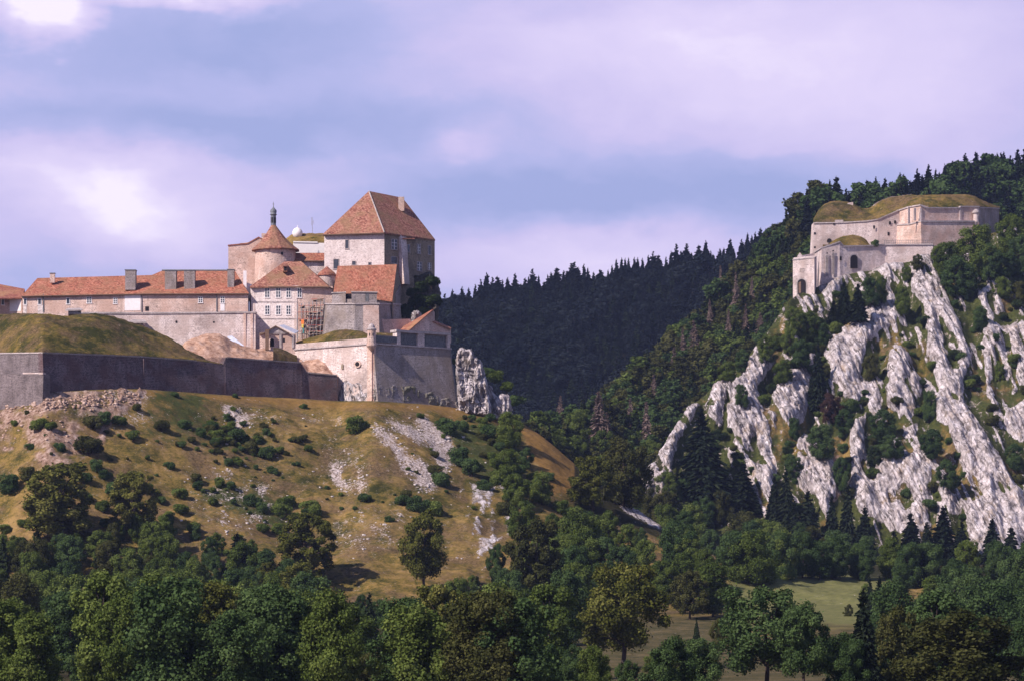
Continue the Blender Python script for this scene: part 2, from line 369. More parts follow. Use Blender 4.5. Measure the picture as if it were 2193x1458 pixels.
def terrainmat():
    m, t, out = newmat('hillside_cover'); p = wpos(t)
    g, gh = grass_nodes(t, p, 0.5); r, rh = rock_nodes(t, p)
    def at(n): return t.new('ShaderNodeAttribute', attribute_name=n).outputs['Fac']
    dryc = t.ramp(t.noise(p, 1.0, 5, 0.7), [(0.3, (0.13, 0.075, 0.022)), (0.7, (0.29, 0.165, 0.052))])
    g = t.mix(at('dry'), g, dryc)
    lm = at('lush'); g = t.mix(t.maprange(t.math('ADD', lm, t.math('MULTIPLY', t.math('SUBTRACT', t.noise(p, 0.4, 5, 0.7), 0.5), 1.6)), 0.4, 0.7), g, t.ramp(t.noise(p, 0.8, 5, 0.8), [(0.35, (0.020, 0.028, 0.009)), (0.65, (0.075, 0.080, 0.024))]))
    mead = t.ramp(t.noise(p, 0.5, 5, 0.7), [(0.3, (0.095, 0.10, 0.036)), (0.7, (0.175, 0.168, 0.068))])
    g = t.mix(at('meadow'), g, mead)
    fld = t.ramp(t.math('ADD', t.math('MULTIPLY', t.noise(p, 0.22, 5, 0.7), 0.6), t.math('MULTIPLY', t.noise(p, 2.2, 4, 0.9), 0.4)), [(0.38, (0.030, 0.036, 0.014)), (0.50, (0.080, 0.066, 0.030)), (0.62, (0.14, 0.105, 0.055))])
    g = t.mix(at('field'), g, fld)
    ea = t.ramp(t.noise(p, 0.9, 7, 0.8), [(0.36, (0.07, 0.045, 0.03)), (0.48, (0.24, 0.15, 0.11)), (0.68, (0.50, 0.38, 0.33))])
    g = t.mix(at('earth'), g, ea)
    # near-black ground under the wood
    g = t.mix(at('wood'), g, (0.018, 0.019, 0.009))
    scree = t.ramp(t.noise(p, 1.9, 3, 0.9), [(0.40, (0.13, 0.095, 0.075)), (0.50, (0.38, 0.31, 0.29)), (0.66, (0.62, 0.54, 0.53))])
    sn = t.math('ADD', t.math('MULTIPLY', t.math('SUBTRACT', t.noise(p, 1.6, 4, 0.9), 0.5), 2.6), t.math('MULTIPLY', t.math('SUBTRACT', t.noise(p, 0.35, 4, 0.7), 0.5), 1.4))
    g = t.mix(t.maprange(t.math('ADD', at('scree'), sn), 0.42, 0.60), g, scree)
    rn = t.math('MULTIPLY', t.math('SUBTRACT', t.noise(t.vmath('MULTIPLY', p, (1.0, 0.6, 0.6)), 0.8, 6, 0.75), 0.5), 1.7)
    k = t.maprange(t.math('ADD', at('rock'), rn), 0.30, 0.46)
    c = t.mix(k, g, r)
    finish(t, out, c, 0.94, t.math('ADD', gh, t.math('MULTIPLY', rh, k)), 0.5, 0.35, 0.05)
    return m
M['rock'] = rockmat(); M['rockdull'] = stone('lichened_rock', (0.46, 0.40, 0.38), (0.10, 0.085, 0.07), stain=(0.10, 0.10, 0.05), stain_amt=0.7, contrast=0.1, bstr=1.0); M['grass'] = grassmat('rampart_grass', 0.38); M['grassdry'] = grassmat('dry_grass', 0.56); M['terrain'] = terrainmat()
def sandmat(name, a, b, c):
    m, t, out = newmat(name); p = wpos(t); n = t.math('ADD', t.math('MULTIPLY', t.noise(p, 0.45, 5, 0.7), 0.5), t.math('MULTIPLY', t.noise(p, 2.0, 4, 0.85), 0.5))
    finish(t, out, t.ramp(n, [(0.40, a), (0.50, b), (0.62, c)]), 0.95, n, 0.8, 0.4, 0.05); return m
M['sand'] = sandmat('builders_sand', (0.22, 0.115, 0.075), (0.46, 0.28, 0.20), (0.60, 0.42, 0.34))
M['rubble'] = sandmat('rubble_stone', (0.20, 0.12, 0.09), (0.44, 0.30, 0.24), (0.58, 0.44, 0.38)); M['rubblepale'] = sandmat('pale_stones', (0.30, 0.25, 0.24), (0.52, 0.46, 0.45), (0.68, 0.62, 0.62))
M['moor'] = sandmat('heather_turf', (0.08, 0.06, 0.05), (0.20, 0.15, 0.14), (0.30, 0.24, 0.22))
def leafmat(name, dark, mid, light, trans=0.25):
    m, t, out = newmat(name)
    oi = t.new('ShaderNodeObjectInfo'); tone = t.new('ShaderNodeAttribute', attribute_name='tone').outputs['Fac']
    f = t.math('ADD', t.math('MULTIPLY', tone, 0.75), t.math('MULTIPLY', oi.outputs['Random'], 0.30))
    c = t.ramp(f, [(0.10, dark), (0.50, mid), (0.95, light)])
    d = t.new('ShaderNodeBsdfDiffuse', ins={0: c}); tr = t.new('ShaderNodeBsdfTranslucent', ins={0: c})
    mx = t.new('ShaderNodeMixShader', ins={0: trans, 1: d.outputs[0], 2: tr.outputs[0]}); t.l.new(mx.outputs[0], out.inputs[0])
    return m
M['green'] = leafmat('leaves_green', (0.032, 0.052, 0.014), (0.095, 0.130, 0.030), (0.19, 0.23, 0.062))
M['bluegreen'] = leafmat('leaves_deep_green', (0.024, 0.044, 0.017), (0.060, 0.098, 0.034), (0.115, 0.165, 0.058))
M['yellow_leaf'] = leafmat('leaves_yellow_green', (0.034, 0.042, 0.010), (0.105, 0.112, 0.024), (0.22, 0.205, 0.060))
M['olive'] = leafmat('leaves_olive', (0.026, 0.032, 0.011), (0.070, 0.074, 0.024), (0.125, 0.122, 0.045))
M['needle'] = leafmat('needles_dark', (0.008, 0.014, 0.010), (0.019, 0.028, 0.017), (0.036, 0.046, 0.024), 0.1)
M['needlefar'] = leafmat('needles_shade_blue', (0.006, 0.009, 0.012), (0.013, 0.018, 0.022), (0.028, 0.034, 0.034), 0.1)  # darker, bluer needles: cloud shade and distance haze put into the colour
M['needlegreen'] = leafmat('needles_green', (0.014, 0.024, 0.012), (0.032, 0.048, 0.020), (0.060, 0.078, 0.030), 0.1)
M['dead'] = leafmat('dead_needles', (0.10, 0.07, 0.06), (0.21, 0.15, 0.13), (0.33, 0.25, 0.22), 0.1)
M['purple'] = leafmat('leaves_russet', (0.03, 0.018, 0.016), (0.062, 0.036, 0.032), (0.10, 0.06, 0.05), 0.2)
# ------------------------------------------------------------------ terrain
class Sheet:
    """height field laid out over (photo column, distance); control columns give (distance, row) pairs"""
    def __init__(s, cols, px0, px1, step, rows, smooth=3, dens=None):
        s.px = np.arange(px0, px1+step, step, dtype=float); cp = np.array([c[0] for c in cols], float)
        nR = len(cols[0][1]); tab = np.array([c[1] for c in cols], float)      # ncol, nrow, 2
        Yc = np.array([np.interp(s.px, cp, tab[:, r, 0]) for r in range(nR)]).T
        Zc = np.array([np.interp(s.px, cp, (HY-tab[:, r, 1])/F*tab[:, r, 0]) for r in range(nR)]).T
        # rows is how many grid rows go into each control interval
        t = np.concatenate([np.linspace(i, i+1, k, endpoint=False) for i, k in enumerate(rows)]+[[nR-1]])
        s.Y = np.array([np.interp(t, np.arange(nR), y) for y in Yc]); s.Z = np.array([np.interp(t, np.arange(nR), z) for z in Zc])
        if smooth: s.Z = blur(s.Z, smooth); s.Y = blur(s.Y, smooth)
        s.P = np.repeat(s.px[:, None], s.Y.shape[1], 1); s.attr = {}
    def xyz(s): return (s.P-CX)/F*s.Y, s.Y, s.Z
    def py(s): return HY-s.Z/s.Y*F
    def ground(s, px, Y):
        i = int(np.clip(round((px-s.px[0])/(s.px[1]-s.px[0])), 0, len(s.px)-1)); return float(np.interp(Y, s.Y[i], s.Z[i]))
    def surf(s, px, py):
        i = int(np.clip(round((px-s.px[0])/(s.px[1]-s.px[0])), 0, len(s.px)-1)); q = HY-s.Z[i]/s.Y[i]*F
        w = np.nonzero(q <= py)[0]
        if len(w) == 0: return None
        j = w[0]
        if j == 0: return float(s.Y[i, 0]), float(s.Z[i, 0])
        f = (q[j-1]-py)/(q[j-1]-q[j]+1e-9); return float(s.Y[i, j-1]+f*(s.Y[i, j]-s.Y[i, j-1])), float(s.Z[i, j-1]+f*(s.Z[i, j]-s.Z[i, j-1]))
    def build(s, name, m):
        x, y, z = s.xyz(); if_ = getattr(s, 'dx', None)
        if if_ is not None: x = x+if_
        v = np.stack([x, y, z], -1).reshape(-1, 3); nc, nr = s.Y.shape
        idx = np.arange(nc*nr).reshape(nc, nr); q = np.stack([idx[:-1, :-1], idx[1:, :-1], idx[1:, 1:], idx[:-1, 1:]], -1).reshape(-1, 4)
        o = quadmesh(name, v, q, m, s.attr, smooth=True); COL.objects.link(o); tag(o, kind='structure'); return o
def quadmesh(name, v, q, m, attr=None, smooth=False, mats=None, midx=None):
    me = bpy.data.meshes.new(name); me.vertices.add(len(v)); me.vertices.foreach_set('co', np.ascontiguousarray(v, dtype=np.float32).ravel())
    k = q.shape[1]; me.loops.add(q.size); me.loops.foreach_set('vertex_index', q.astype(np.int32).ravel())
    me.polygons.add(len(q)); me.polygons.foreach_set('loop_start', np.arange(0, q.size, k, dtype=np.int32))
    me.polygons.foreach_set('loop_total', np.full(len(q), k, dtype=np.int32))
    me.update(calc_edges=True)
    if smooth: me.shade_smooth()
    for nme, a in (attr or {}).items():
        at = me.attributes.new(nme, 'FLOAT', 'POINT'); at.data.foreach_set('value', np.ascontiguousarray(a, dtype=np.float32).ravel())
    for mm in (mats or [m]): me.materials.append(mm)
    if midx is not None: me.polygons.foreach_set('material_index', midx.astype(np.int32))
    return bpy.data.objects.new(name, me)
def warp(P, Q, amp, sc, s=0):
    return P+(fbm(P/sc, Q/sc, 4, s)-.5)*2*amp, Q+(fbm(P/sc+40, Q/sc+9, 4, s+5)-.5)*2*amp

# --- near hillside: river meadows in front, the castle's slope, the grassy spur to its right
crest = [(-260, 750, 862), (0, 741, 852), (100, 728, 840), (200, 735, 834), (300, 744, 832), (500, 760, 846), (650, 771, 853), (720, 774, 858), (800, 767, 858),
         (900, 776, 864), (1000, 789, 870), (1060, 795, 878), (1100, 795, 890), (1160, 790, 930), (1225, 785, 986), (1330, 775, 1070),
         (1450, 760, 1150), (1600, 740, 1219), (1700, 735, 1228), (1850, 735, 1244), (2100, 745, 1240), (2500, 760, 1220)]
cols = []
for px, Yc, pc in crest:
    zc = Zt(pc, Yc); fy = 665; fp = 1296
    row = [(300, 1510), (430, 1452), (500, 1425), (590, 1360), (fy, fp)]
    z0 = Zt(fp, fy)
    for f, g in ((.25, .20), (.5, .46), (.75, .76), (0.93, 0.95)):
        Yf = fy+(Yc-fy)*f; zf = z0+(zc-z0)*g; row.append((Yf, HY-zf/Yf*F))
    row.append((Yc, pc))
    if px <= 1080: back = [(Yc+8, zc+0.6), (Yc+110, zc+2), (Yc+190, 5.0)]
    elif px < 1500: back = [(Yc+8, zc-1.5), (Yc+50, zc-16), (Yc+150, 5.0)]
    else: back = [(Yc+8, zc+1), (Yc+60, zc+5), (Yc+190, 22.0)]
    row += [(y, HY-z/y*F) for y, z in back]
    cols.append((px, row))
HS = Sheet(cols, -260, 2500, 4, [10, 8, 14, 16, 22, 22, 22, 14, 8, 5, 12, 8], smooth=2)
Q = HS.py(); P = HS.P; xx, yy, _ = HS.xyz()
inner = np.clip((yy-400)/100, 0, 1)*np.clip((fbm(P/1, P*0)*0+1), 0, 1)
crestY = np.interp(HS.px, [c[0] for c in crest], [c[1] for c in crest])[:, None]
sl_ = np.clip((yy-660)/20, 0, 1)*np.clip((crestY-yy)/12, 0, 1)
HS.Z = HS.Z+(fbm(xx/22, yy/22, 4, 3)-.5)*5.0*sl_+(fbm(xx/4.5, yy/4.5, 4, 8)-.5)*1.5*sl_+(fbm(xx/30, yy/30, 3, 5)-.5)*1.2*np.clip((660-yy)/40, 0, 1)
scree_polys = [[(821, 895), (862, 913), (908, 935), (930, 958), (905, 957), (865, 942), (830, 917)],
    [(875, 893), (905, 898), (932, 920), (955, 935), (974, 960), (977, 988), (957, 1012), (940, 1002), (925, 965), (903, 930)],
    [(800, 910), (822, 930), (855, 958), (882, 983), (922, 998), (938, 1040), (925, 1058), (893, 1050), (870, 1012), (853, 985), (828, 957), (803, 937)],
    [(708, 985), (730, 998), (747, 1025), (778, 1045), (765, 1053), (745, 1044), (718, 1022), (703, 1000)],
    [(478, 870), (505, 876), (538, 905), (512, 910), (485, 896)], [(825, 1078), (852, 1093), (867, 1120), (850, 1113)],
    [(768, 1020), (782, 1030), (790, 1044), (778, 1040)], [(540, 1020), (560, 1030), (570, 1055), (555, 1050)]]
spotty = [[(582, 885), (620, 873), (650, 876), (700, 883), (748, 898), (742, 917), (700, 914), (655, 914), (598, 907)],
    [(400, 990), (520, 980), (610, 1050), (570, 1135), (480, 1135), (395, 1100)], [(690, 930), (760, 950), (800, 1010), (790, 1050), (700, 980)],
    [(700, 1100), (820, 1080), (850, 1180), (740, 1190)], [(480, 870), (620, 880), (640, 920), (520, 930)], [(150, 830), (330, 830), (330, 900), (180, 900)]]
outcrop = [[(985, 1045), (1010, 1038), (1062, 1033), (1087, 1060), (1092, 1110), (1097, 1150), (1065, 1166), (1052, 1195), (1042, 1235), (1028, 1205), (1008, 1180), (993, 1150), (1003, 1110)]]
strip = [[(1322, 1062), (1345, 1062), (1378, 1090), (1424, 1124), (1416, 1135), (1375, 1117), (1335, 1092)]]
Pw, Qw = warp(P, Q, 9, 26, 2); front = yy < crestY
scr = np.zeros(P.shape)
for p in scree_polys: scr = np.maximum(scr, inpoly(Pw, Qw, p)*1.0)
fine = fbm(P/7, Q/5, 4, 60)
sp_ = np.zeros(P.shape, bool)
for p in spotty: sp_ |= inpoly(Pw, Qw, p)
scr = np.where(scr > 0.5, np.clip((fbm(P/9, Q/7, 3, 71)-0.30)*6, 0.25, 1), 0)
scr = np.maximum(scr, (sp_ & (fine > 0.53))*0.42)
scr = np.maximum(scr, ((fbm(P/6, Q/4.5, 3, 61) > 0.70) & (Q < 1230) & (P < 1100))*0.45)*front
rk = np.zeros(P.shape)
for p in outcrop: rk = np.maximum(rk, (inpoly(Pw, Qw, p) & (fbm(P/9, Q/14, 4, 62) > 0.50))*0.8)
for p in strip: rk = np.maximum(rk, inpoly(Pw, Qw, p)*1.0)
rk *= front
earth = (inpoly(Pw, Qw, [(-260, 830), (90, 822), (320, 822), (300, 862), (240, 890), (215, 940), (150, 1010), (90, 990), (40, 960), (-260, 990)]) & front)*np.clip((fbm(P/22, Q/13, 4, 66)-0.36)*5, 0, 1)
rkb = blur(rk, 1)
HS.Z = HS.Z+rkb*0.7*ridged(xx/1.4, HS.Z/1.4, 4, 9)+scr*(fbm(xx/1.2, yy/1.2, 3, 12)-.5)*0.7+earth*(ridged(xx/3, yy/3, 3, 14)-.5)*1.4
HS.attr['rock'] = np.clip(rkb*0.62, 0, 1); HS.attr['scree'] = np.clip(blur(scr, 2)*1.15, 0, 1); HS.attr['earth'] = earth
HS.attr['lush'] = blur(1.0*np.maximum.reduce([inpoly(Pw, Qw, q)*0.8 for q in ([(300, 890), (460, 900), (600, 950), (660, 980), (560, 975), (430, 945), (300, 930)], [(400, 1010), (560, 1030), (640, 1090), (600, 1130), (420, 1080)], [(330, 835), (480, 850), (430, 880), (300, 870)], [(940, 890), (1060, 900), (1140, 980), (1120, 1060), (1030, 1040), (960, 960)])]), 5)
dry = inpoly(Pw, Qw, [(1100, 885), (1170, 925), (1240, 985), (1230, 1050), (1180, 1060), (1150, 1000), (1120, 940)])*1.0
dry = np.maximum(dry, np.clip(1-np.abs(Q-np.interp(P, [0, 300, 720, 1000, 1100], [850, 838, 864, 878, 896]))/14, 0, 1)*(P > 300)*0.75)
dry = np.maximum(dry, inpoly(Pw, Qw, [(880, 860), (1100, 880), (1060, 960), (1000, 930), (960, 900)])*0.55)
HS.attr['dry'] = np.clip(dry, 0, 1)*front
HS.attr['meadow'] = blur((inpoly(Pw, Qw, [(1560, 1200), (1900, 1225), (1900, 1350), (1560, 1350)]))*1.0, 3)
HS.attr['field'] = np.clip((650+(fbm(xx/9, yy/9, 3, 91)-.5)*70+np.clip((P-1560)/60, 0, 1)*-45-yy)/12, 0, 1)*(P > 1150)
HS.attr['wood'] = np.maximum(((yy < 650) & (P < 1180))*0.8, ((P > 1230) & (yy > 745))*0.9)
HS.build('hillside', M['terrain'])

# --- the limestone cliff that carries the upper fort
ribs = [[(1974, 537), (1996, 537), (2002, 584), (2012, 616), (2037, 663), (2056, 711), (2077, 767), (2068, 822), (2062, 848), (2073, 896), (2110, 956), (2144, 1015), (2170, 1056), (2198, 1100), (2215, 1200), (2150, 1195), (2096, 1108), (2070, 1034), (2047, 993), (2029, 941), (2007, 919), (2001, 874), (2010, 848), (2003, 822), (1988, 748), (1984, 700), (1980, 666), (1952, 635), (1952, 603), (1955, 575)],
    [(1905, 625), (1925, 655), (1940, 690), (1950, 756), (1958, 796), (1977, 837), (1973, 878), (1945, 908), (1903, 885), (1899, 819), (1903, 774), (1914, 741), (1902, 700), (1895, 660)],
    [(1775, 711), (1803, 693), (1847, 669), (1885, 641), (1907, 610), (1915, 660), (1898, 715), (1870, 738), (1852, 760), (1845, 800), (1852, 850), (1835, 882), (1800, 852), (1780, 840), (1775, 790), (1772, 740)],
    [(1560, 882), (1580, 867), (1621, 843), (1637, 878), (1648, 941), (1664, 997), (1656, 1052), (1643, 1070), (1625, 1043), (1595, 997), (1562, 974)],
    [(1658, 830), (1688, 811), (1714, 782), (1743, 765), (1736, 811), (1732, 867), (1721, 908), (1684, 924), (1673, 893), (1660, 860)],
    [(1706, 956), (1725, 928), (1751, 967), (1784, 982), (1799, 1034), (1792, 1074), (1769, 1114), (1745, 1070), (1706, 1034)],
    [(1825, 925), (1858, 887), (1853, 937), (1857, 997), (1888, 985), (1918, 958), (1962, 913), (1972, 974), (2010, 1015), (2040, 1052), (2060, 1115), (1981, 1150), (1914, 1135), (1836, 1100), (1823, 1034), (1825, 960)],
    [(1584, 798), (1600, 788), (1617, 755), (1640, 768), (1664, 775), (1640, 803), (1622, 840), (1570, 870), (1558, 852), (1590, 830)],
    [(1508, 868), (1535, 818), (1562, 830), (1552, 880), (1545, 917), (1520, 902)],
    [(1340, 1080), (1395, 1000), (1413, 965), (1428, 928), (1458, 895), (1476, 862), (1500, 876), (1470, 930), (1440, 980), (1430, 1080)],
    [(2114, 708), (2140, 715), (2162, 778), (2183, 845), (2159, 854), (2142, 793)], [(2066, 551), (2078, 551), (2110, 595), (2096, 617), (2071, 593)],
    [(2089, 640), (2110, 628), (2122, 647), (2150, 680), (2130, 676), (2105, 655)], [(2090, 700), (2230, 712), (2230, 740), (2120, 716)],
    [(2151, 926), (2159, 885), (2230, 850), (2230, 960), (2173, 950)], [(1810, 592), (1823, 566), (1848, 550), (1872, 543), (1885, 556), (1900, 563), (1925, 580), (1928, 612), (1905, 602), (1860, 577), (1835, 588)],
    [(1755, 655), (1772, 625), (1790, 606), (1803, 598), (1797, 632), (1775, 664)], [(2160, 720), (2230, 730), (2230, 840), (2185, 830)], [(2100, 740), (2112, 735), (2135, 860), (2150, 930), (2138, 930), (2118, 850)],
    [(1690, 700), (1700, 690), (1712, 760), (1700, 780)], [(2060, 1100), (2240, 1100), (2240, 1230), (2090, 1230)]]
cc = [(1290, 945, 1120), (1340, 950, 1070), (1380, 955, 1010), (1420, 960, 962), (1470, 970, 880), (1530, 980, 826), (1590, 990, 778), (1640, 1002, 712), (1690, 1015, 640), (1720, 1026, 626),
      (1760, 1034, 612), (1810, 1040, 590), (1900, 1044, 572), (2000, 1046, 548), (2060, 1052, 530), (2120, 1060, 500), (2200, 1075, 480), (2500, 1100, 420)]
cols = []
for px, Yc, pc in cc:
    zc = Zt(pc, Yc); Yf, zf = 925, Zt(1215, 925)
    row = [(870, 1330), (Yf, 1215)]
    for f, g in ((.25, .27), (.5, .55), (.75, .80)):
        y = Yf+(Yc-Yf)*f; z = zf+(zc-zf)*g; row.append((y, HY-z/y*F))
    row.append((Yc, pc))
    k = np.clip((px-1640)/80, 0, 1)
    for dy, dz in ((8, -4*(1-k)+0.3), (70, -45*(1-k)+1), (170, -80*(1-k)-20)): row.append((Yc+dy, HY-(zc+dz)/(Yc+dy)*F))
    cols.append((px, row))
CL = Sheet(cols, 1290, 2500, 1.6, [6, 75, 75, 75, 75, 8, 14, 10], smooth=3)
P = CL.P; Q = CL.py(); xx, yy, zz = CL.xyz()
Pw, Qw = warp(P, Q, 9, 45, 21); Pw, Qw = warp(Pw, Qw, 3.0, 9, 23)
rk = np.zeros(P.shape)
for p in ribs: rk = np.maximum(rk, inpoly(Pw, Qw, p)*1.0)
holes = (fbm((P-0.5*Q)/26, Q/60, 4, 31) > 0.66)            # soil pockets that follow the beds
rk = np.where(holes, rk*0.0, rk)
extra = (fbm((P-0.45*Q)/9, Q/60, 3, 33) > 0.66) & (P > 1560)  # thin beds showing through the turf
rk = np.maximum(rk, extra*0.9)
cy = np.interp(CL.px, [c[0] for c in cc], [c[1] for c in cc])[:, None]
rk = rk*(yy < cy+3)
body = blur(rk, 9); body2 = blur(rk, 3); edge = blur(rk, 1)
t_ = P-0.42*Q                                               # across the tilted beds
crag = ridged(t_/34, Q/85, 5, 41, .6)-0.5
beds = (ridged(t_/11, Q/120, 3, 47)-0.5)
small = ridged(P/13, Q/15, 4, 43, .6)-0.5
gully = fbm(t_/90, Q/260, 3, 44)-0.5
blk = fbm(np.floor((t_+10*fbm(P/20, Q/20, 2, 3))/8.0), np.floor((Q+14*fbm(P/30, Q/30, 2, 4))/13.0), 1, 77)-0.5
d = body*5.5+body2*0.8+(crag*2.2+beds*1.7+small*0.45+blk*1.8)*edge+gully*14*np.clip((cy-yy)/40, 0, 1)+(fbm(P/30, Q/30, 4, 50)-.5)*2.5
fade = np.clip((cy+6-yy)/14, 0, 1)*np.clip((yy-905)/20, 0, 1)
CL.Y = CL.Y-d*0.62*fade; CL.Z = CL.Z+d*0.45*fade
CL.dx = -(crag*0.8+blk*0.3)*edge*fade
CL.attr['rock'] = np.clip(edge*1.15, 0, 1)
for k_ in ('scree', 'dry', 'meadow', 'field', 'wood', 'earth'): CL.attr[k_] = np.zeros(P.shape)
CL.attr['scree'] = np.clip((fbm(P/7, Q/9, 3, 90)-0.60)*5, 0, 0.45)*(1-edge); CL.attr['lush'] = np.clip((fbm(P/60, Q/60, 4, 92)-.16)*3, 0.45, 1)*0.95
CL.attr['earth'] = inpoly(Pw, Qw, [(1745, 985), (1800, 965), (1805, 1060), (1785, 1100)])*0.8
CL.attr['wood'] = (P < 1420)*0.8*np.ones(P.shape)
CL.build('cliff', M['terrain'])

# --- wooded flank and ridge behind the fort, and the far ridge, its cloud shade put into the needle colour
def hill(name, spec, px0, px1, front, step=8):
    cols = []
    for px, Yc, pc in spec:
        zc = Zt(pc, Yc); row = [(front[0], HY-front[1]/front[0]*F)]
        for f, g in ((.4, .33), (.75, .74)):
            y = front[0]+(Yc-front[0])*f; z = front[1]+(zc-front[1])*g; row.append((y, HY-z/y*F))
        row.append((Yc, pc))
        for dy, dz in ((30, 1), (160, -60)): row.append((Yc+dy, HY-(zc+dz)/(Yc+dy)*F))
        cols.append((px, row))
    h = Sheet(cols, px0, px1, step, [10, 10, 10, 5, 5], smooth=2)
    x, y, z = h.xyz(); h.Z = h.Z+(fbm(x/40, y/40, 4, 5)-.5)*9
    for k_ in ('scree', 'dry', 'meadow', 'field', 'rock', 'earth', 'lush'): h.attr[k_] = np.zeros(h.Y.shape)
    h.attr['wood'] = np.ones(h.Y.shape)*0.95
    h.build(name, M['terrain']); return h
BH = hill('wooded_hill', [(880, 1000, 1160), (1000, 1010, 1075), (1100, 1020, 985), (1200, 1060, 955), (1270, 1090, 925), (1330, 1120, 872), (1400, 1160, 808), (1450, 1180, 765), (1500, 1200, 715), (1560, 1220, 645),
    (1600, 1232, 600), (1640, 1240, 560), (1700, 1250, 500), (1750, 1255, 462), (1840, 1262, 436), (1900, 1290, 432), (2000, 1340, 415), (2150, 1400, 385), (2250, 1420, 385), (2600, 1440, 360)], 880, 2600, (915, 8))
FH = hill('far_ridge', [(450, 1700, 860), (700, 1700, 760), (850, 1700, 705), (945, 1700, 682), (1100, 1700, 655), (1250, 1700, 632), (1330, 1700, 606), (1450, 1700, 598), (1550, 1700, 572), (1620, 1700, 552), (1700, 1710, 530), (1900, 1720, 480), (2400, 1750, 440)], 450, 2400, (1380, 50))
# valley floor out to the horizon
m_ = MB(); m_.poly([(-3500, -300, -14), (3500, -300, -14), (3500, 6500, -14), (-3500, 6500, -14)])
g_ = m_.build('ground', M['grass']); tag(g_, kind='structure')
SHEETS = [HS, CL, BH]
def gz(px, Y): return max(h.ground(px, Y) for h in SHEETS if h.Y.min() < Y < h.Y.max() and h.px[0] <= px <= h.px[-1])
# ------------------------------------------------------------------ building helpers
def wshape(mb, A, B, pts, out=0.06):
    n = nrm(A, B); q = []
    for px, py in pts:
        y = yon(A, B, px); q.append(Vector((X(px, y), y, Zt(py, y))))
    N3 = Vector((n.x, n.y, 0)); b = len(mb.v); k = len(q)
    mb.v += [tuple(p+N3*out) for p in q]+[tuple(p-N3*0.05) for p in q]
    mb.f.append([b+i for i in range(k)]); mb.f.append([b+k+i for i in range(k)][::-1])
    for i in range(k):
        j = (i+1) % k; mb.f.append([b+j, b+i, b+k+i, b+k+j])
    return mb
def archpts(px0, px1, py0, py1, n=8):
    r = (px1-px0)/2; c = (px0+px1)/2; ys = py0+r
    return [(px0, py1)]+[(c-r*math.cos(math.pi*i/n), ys-r*math.sin(math.pi*i/n)) for i in range(n+1)]+[(px1, py1)]
def window(par, A, B, c, py0, py1, w, cross=True, frame='paint', surround=True, name='window'):
    """surround (the part) with dark pane and glazing bars as sub-parts"""
    h = w/2; f = MB(); t = 1.1
    if surround:
        wbox(f, A, B, c-h-t, c-h, py0-t, py1+t, .10, .1); wbox(f, A, B, c+h, c+h+t, py0-t, py1+t, .10, .1)
        wbox(f, A, B, c-h, c+h, py0-t, py0, .10, .1); wbox(f, A, B, c-h-t-.6, c+h+t+.6, py1+.02, py1+t+.5, .16, .1)
        fo = f.build(name, M['coping'] if frame != 'paint' else M['white'], par)
    else:
        wbox(f, A, B, c-h, c+h, py0, py1, .03, .05); fo = f.build(name, M['void'], par)
    g = wbox(MB(), A, B, c-h, c+h, py0, py1, .045, .05); g.build('pane', M['glass'], fo)
    if cross:
        s = MB(); wbox(s, A, B, c-.65, c+.65, py0, py1, .09, .02)
        k = py0+(py1-py0)*.33; wbox(s, A, B, c-h, c+h, k-.5, k+.5, .085, .02)
        wbox(s, A, B, c-h, c+h, py0+(py1-py0)*.68-.4, py0+(py1-py0)*.68+.4, .085, .02)
        s.build('glazing_bar', M['paint'], fo)
    return fo
def opening(par, A, B, px0, px1, py0, py1, name='window', arch=False):
    m = MB(); wshape(m, A, B, archpts(px0, px1, py0, py1) if arch else [(px0, py1), (px0, py0), (px1, py0), (px1, py1)], .04)
    return m.build(name, M['void'], par)
def roofpart(par, polys, mat, name='roof', t=0.30):
    m = MB()
    for p in polys: m.slab([pt(*q) for q in p], t)
    return m.build(name, mat, par)
def chimney(par, px0, px1, py0, py1, Y, depth, mat, cap=True, name='chimney'):
    x0, x1 = X(px0, Y), X(px1, Y); m = MB().prism([(x0, Y), (x1, Y), (x1, Y+depth), (x0, Y+depth)], Zt(py1, Y), Zt(py0, Y))
    o = m.build(name, mat, par)
    if cap:
        c = MB().prism([(x0-.12, Y-.12), (x1+.12, Y-.12), (x1+.12, Y+depth+.12), (x0-.12, Y+depth+.12)], Zt(py0, Y)+.005, Zt(py0, Y)+.16); c.build('chimney_cap', M['lead'], o)
    return o

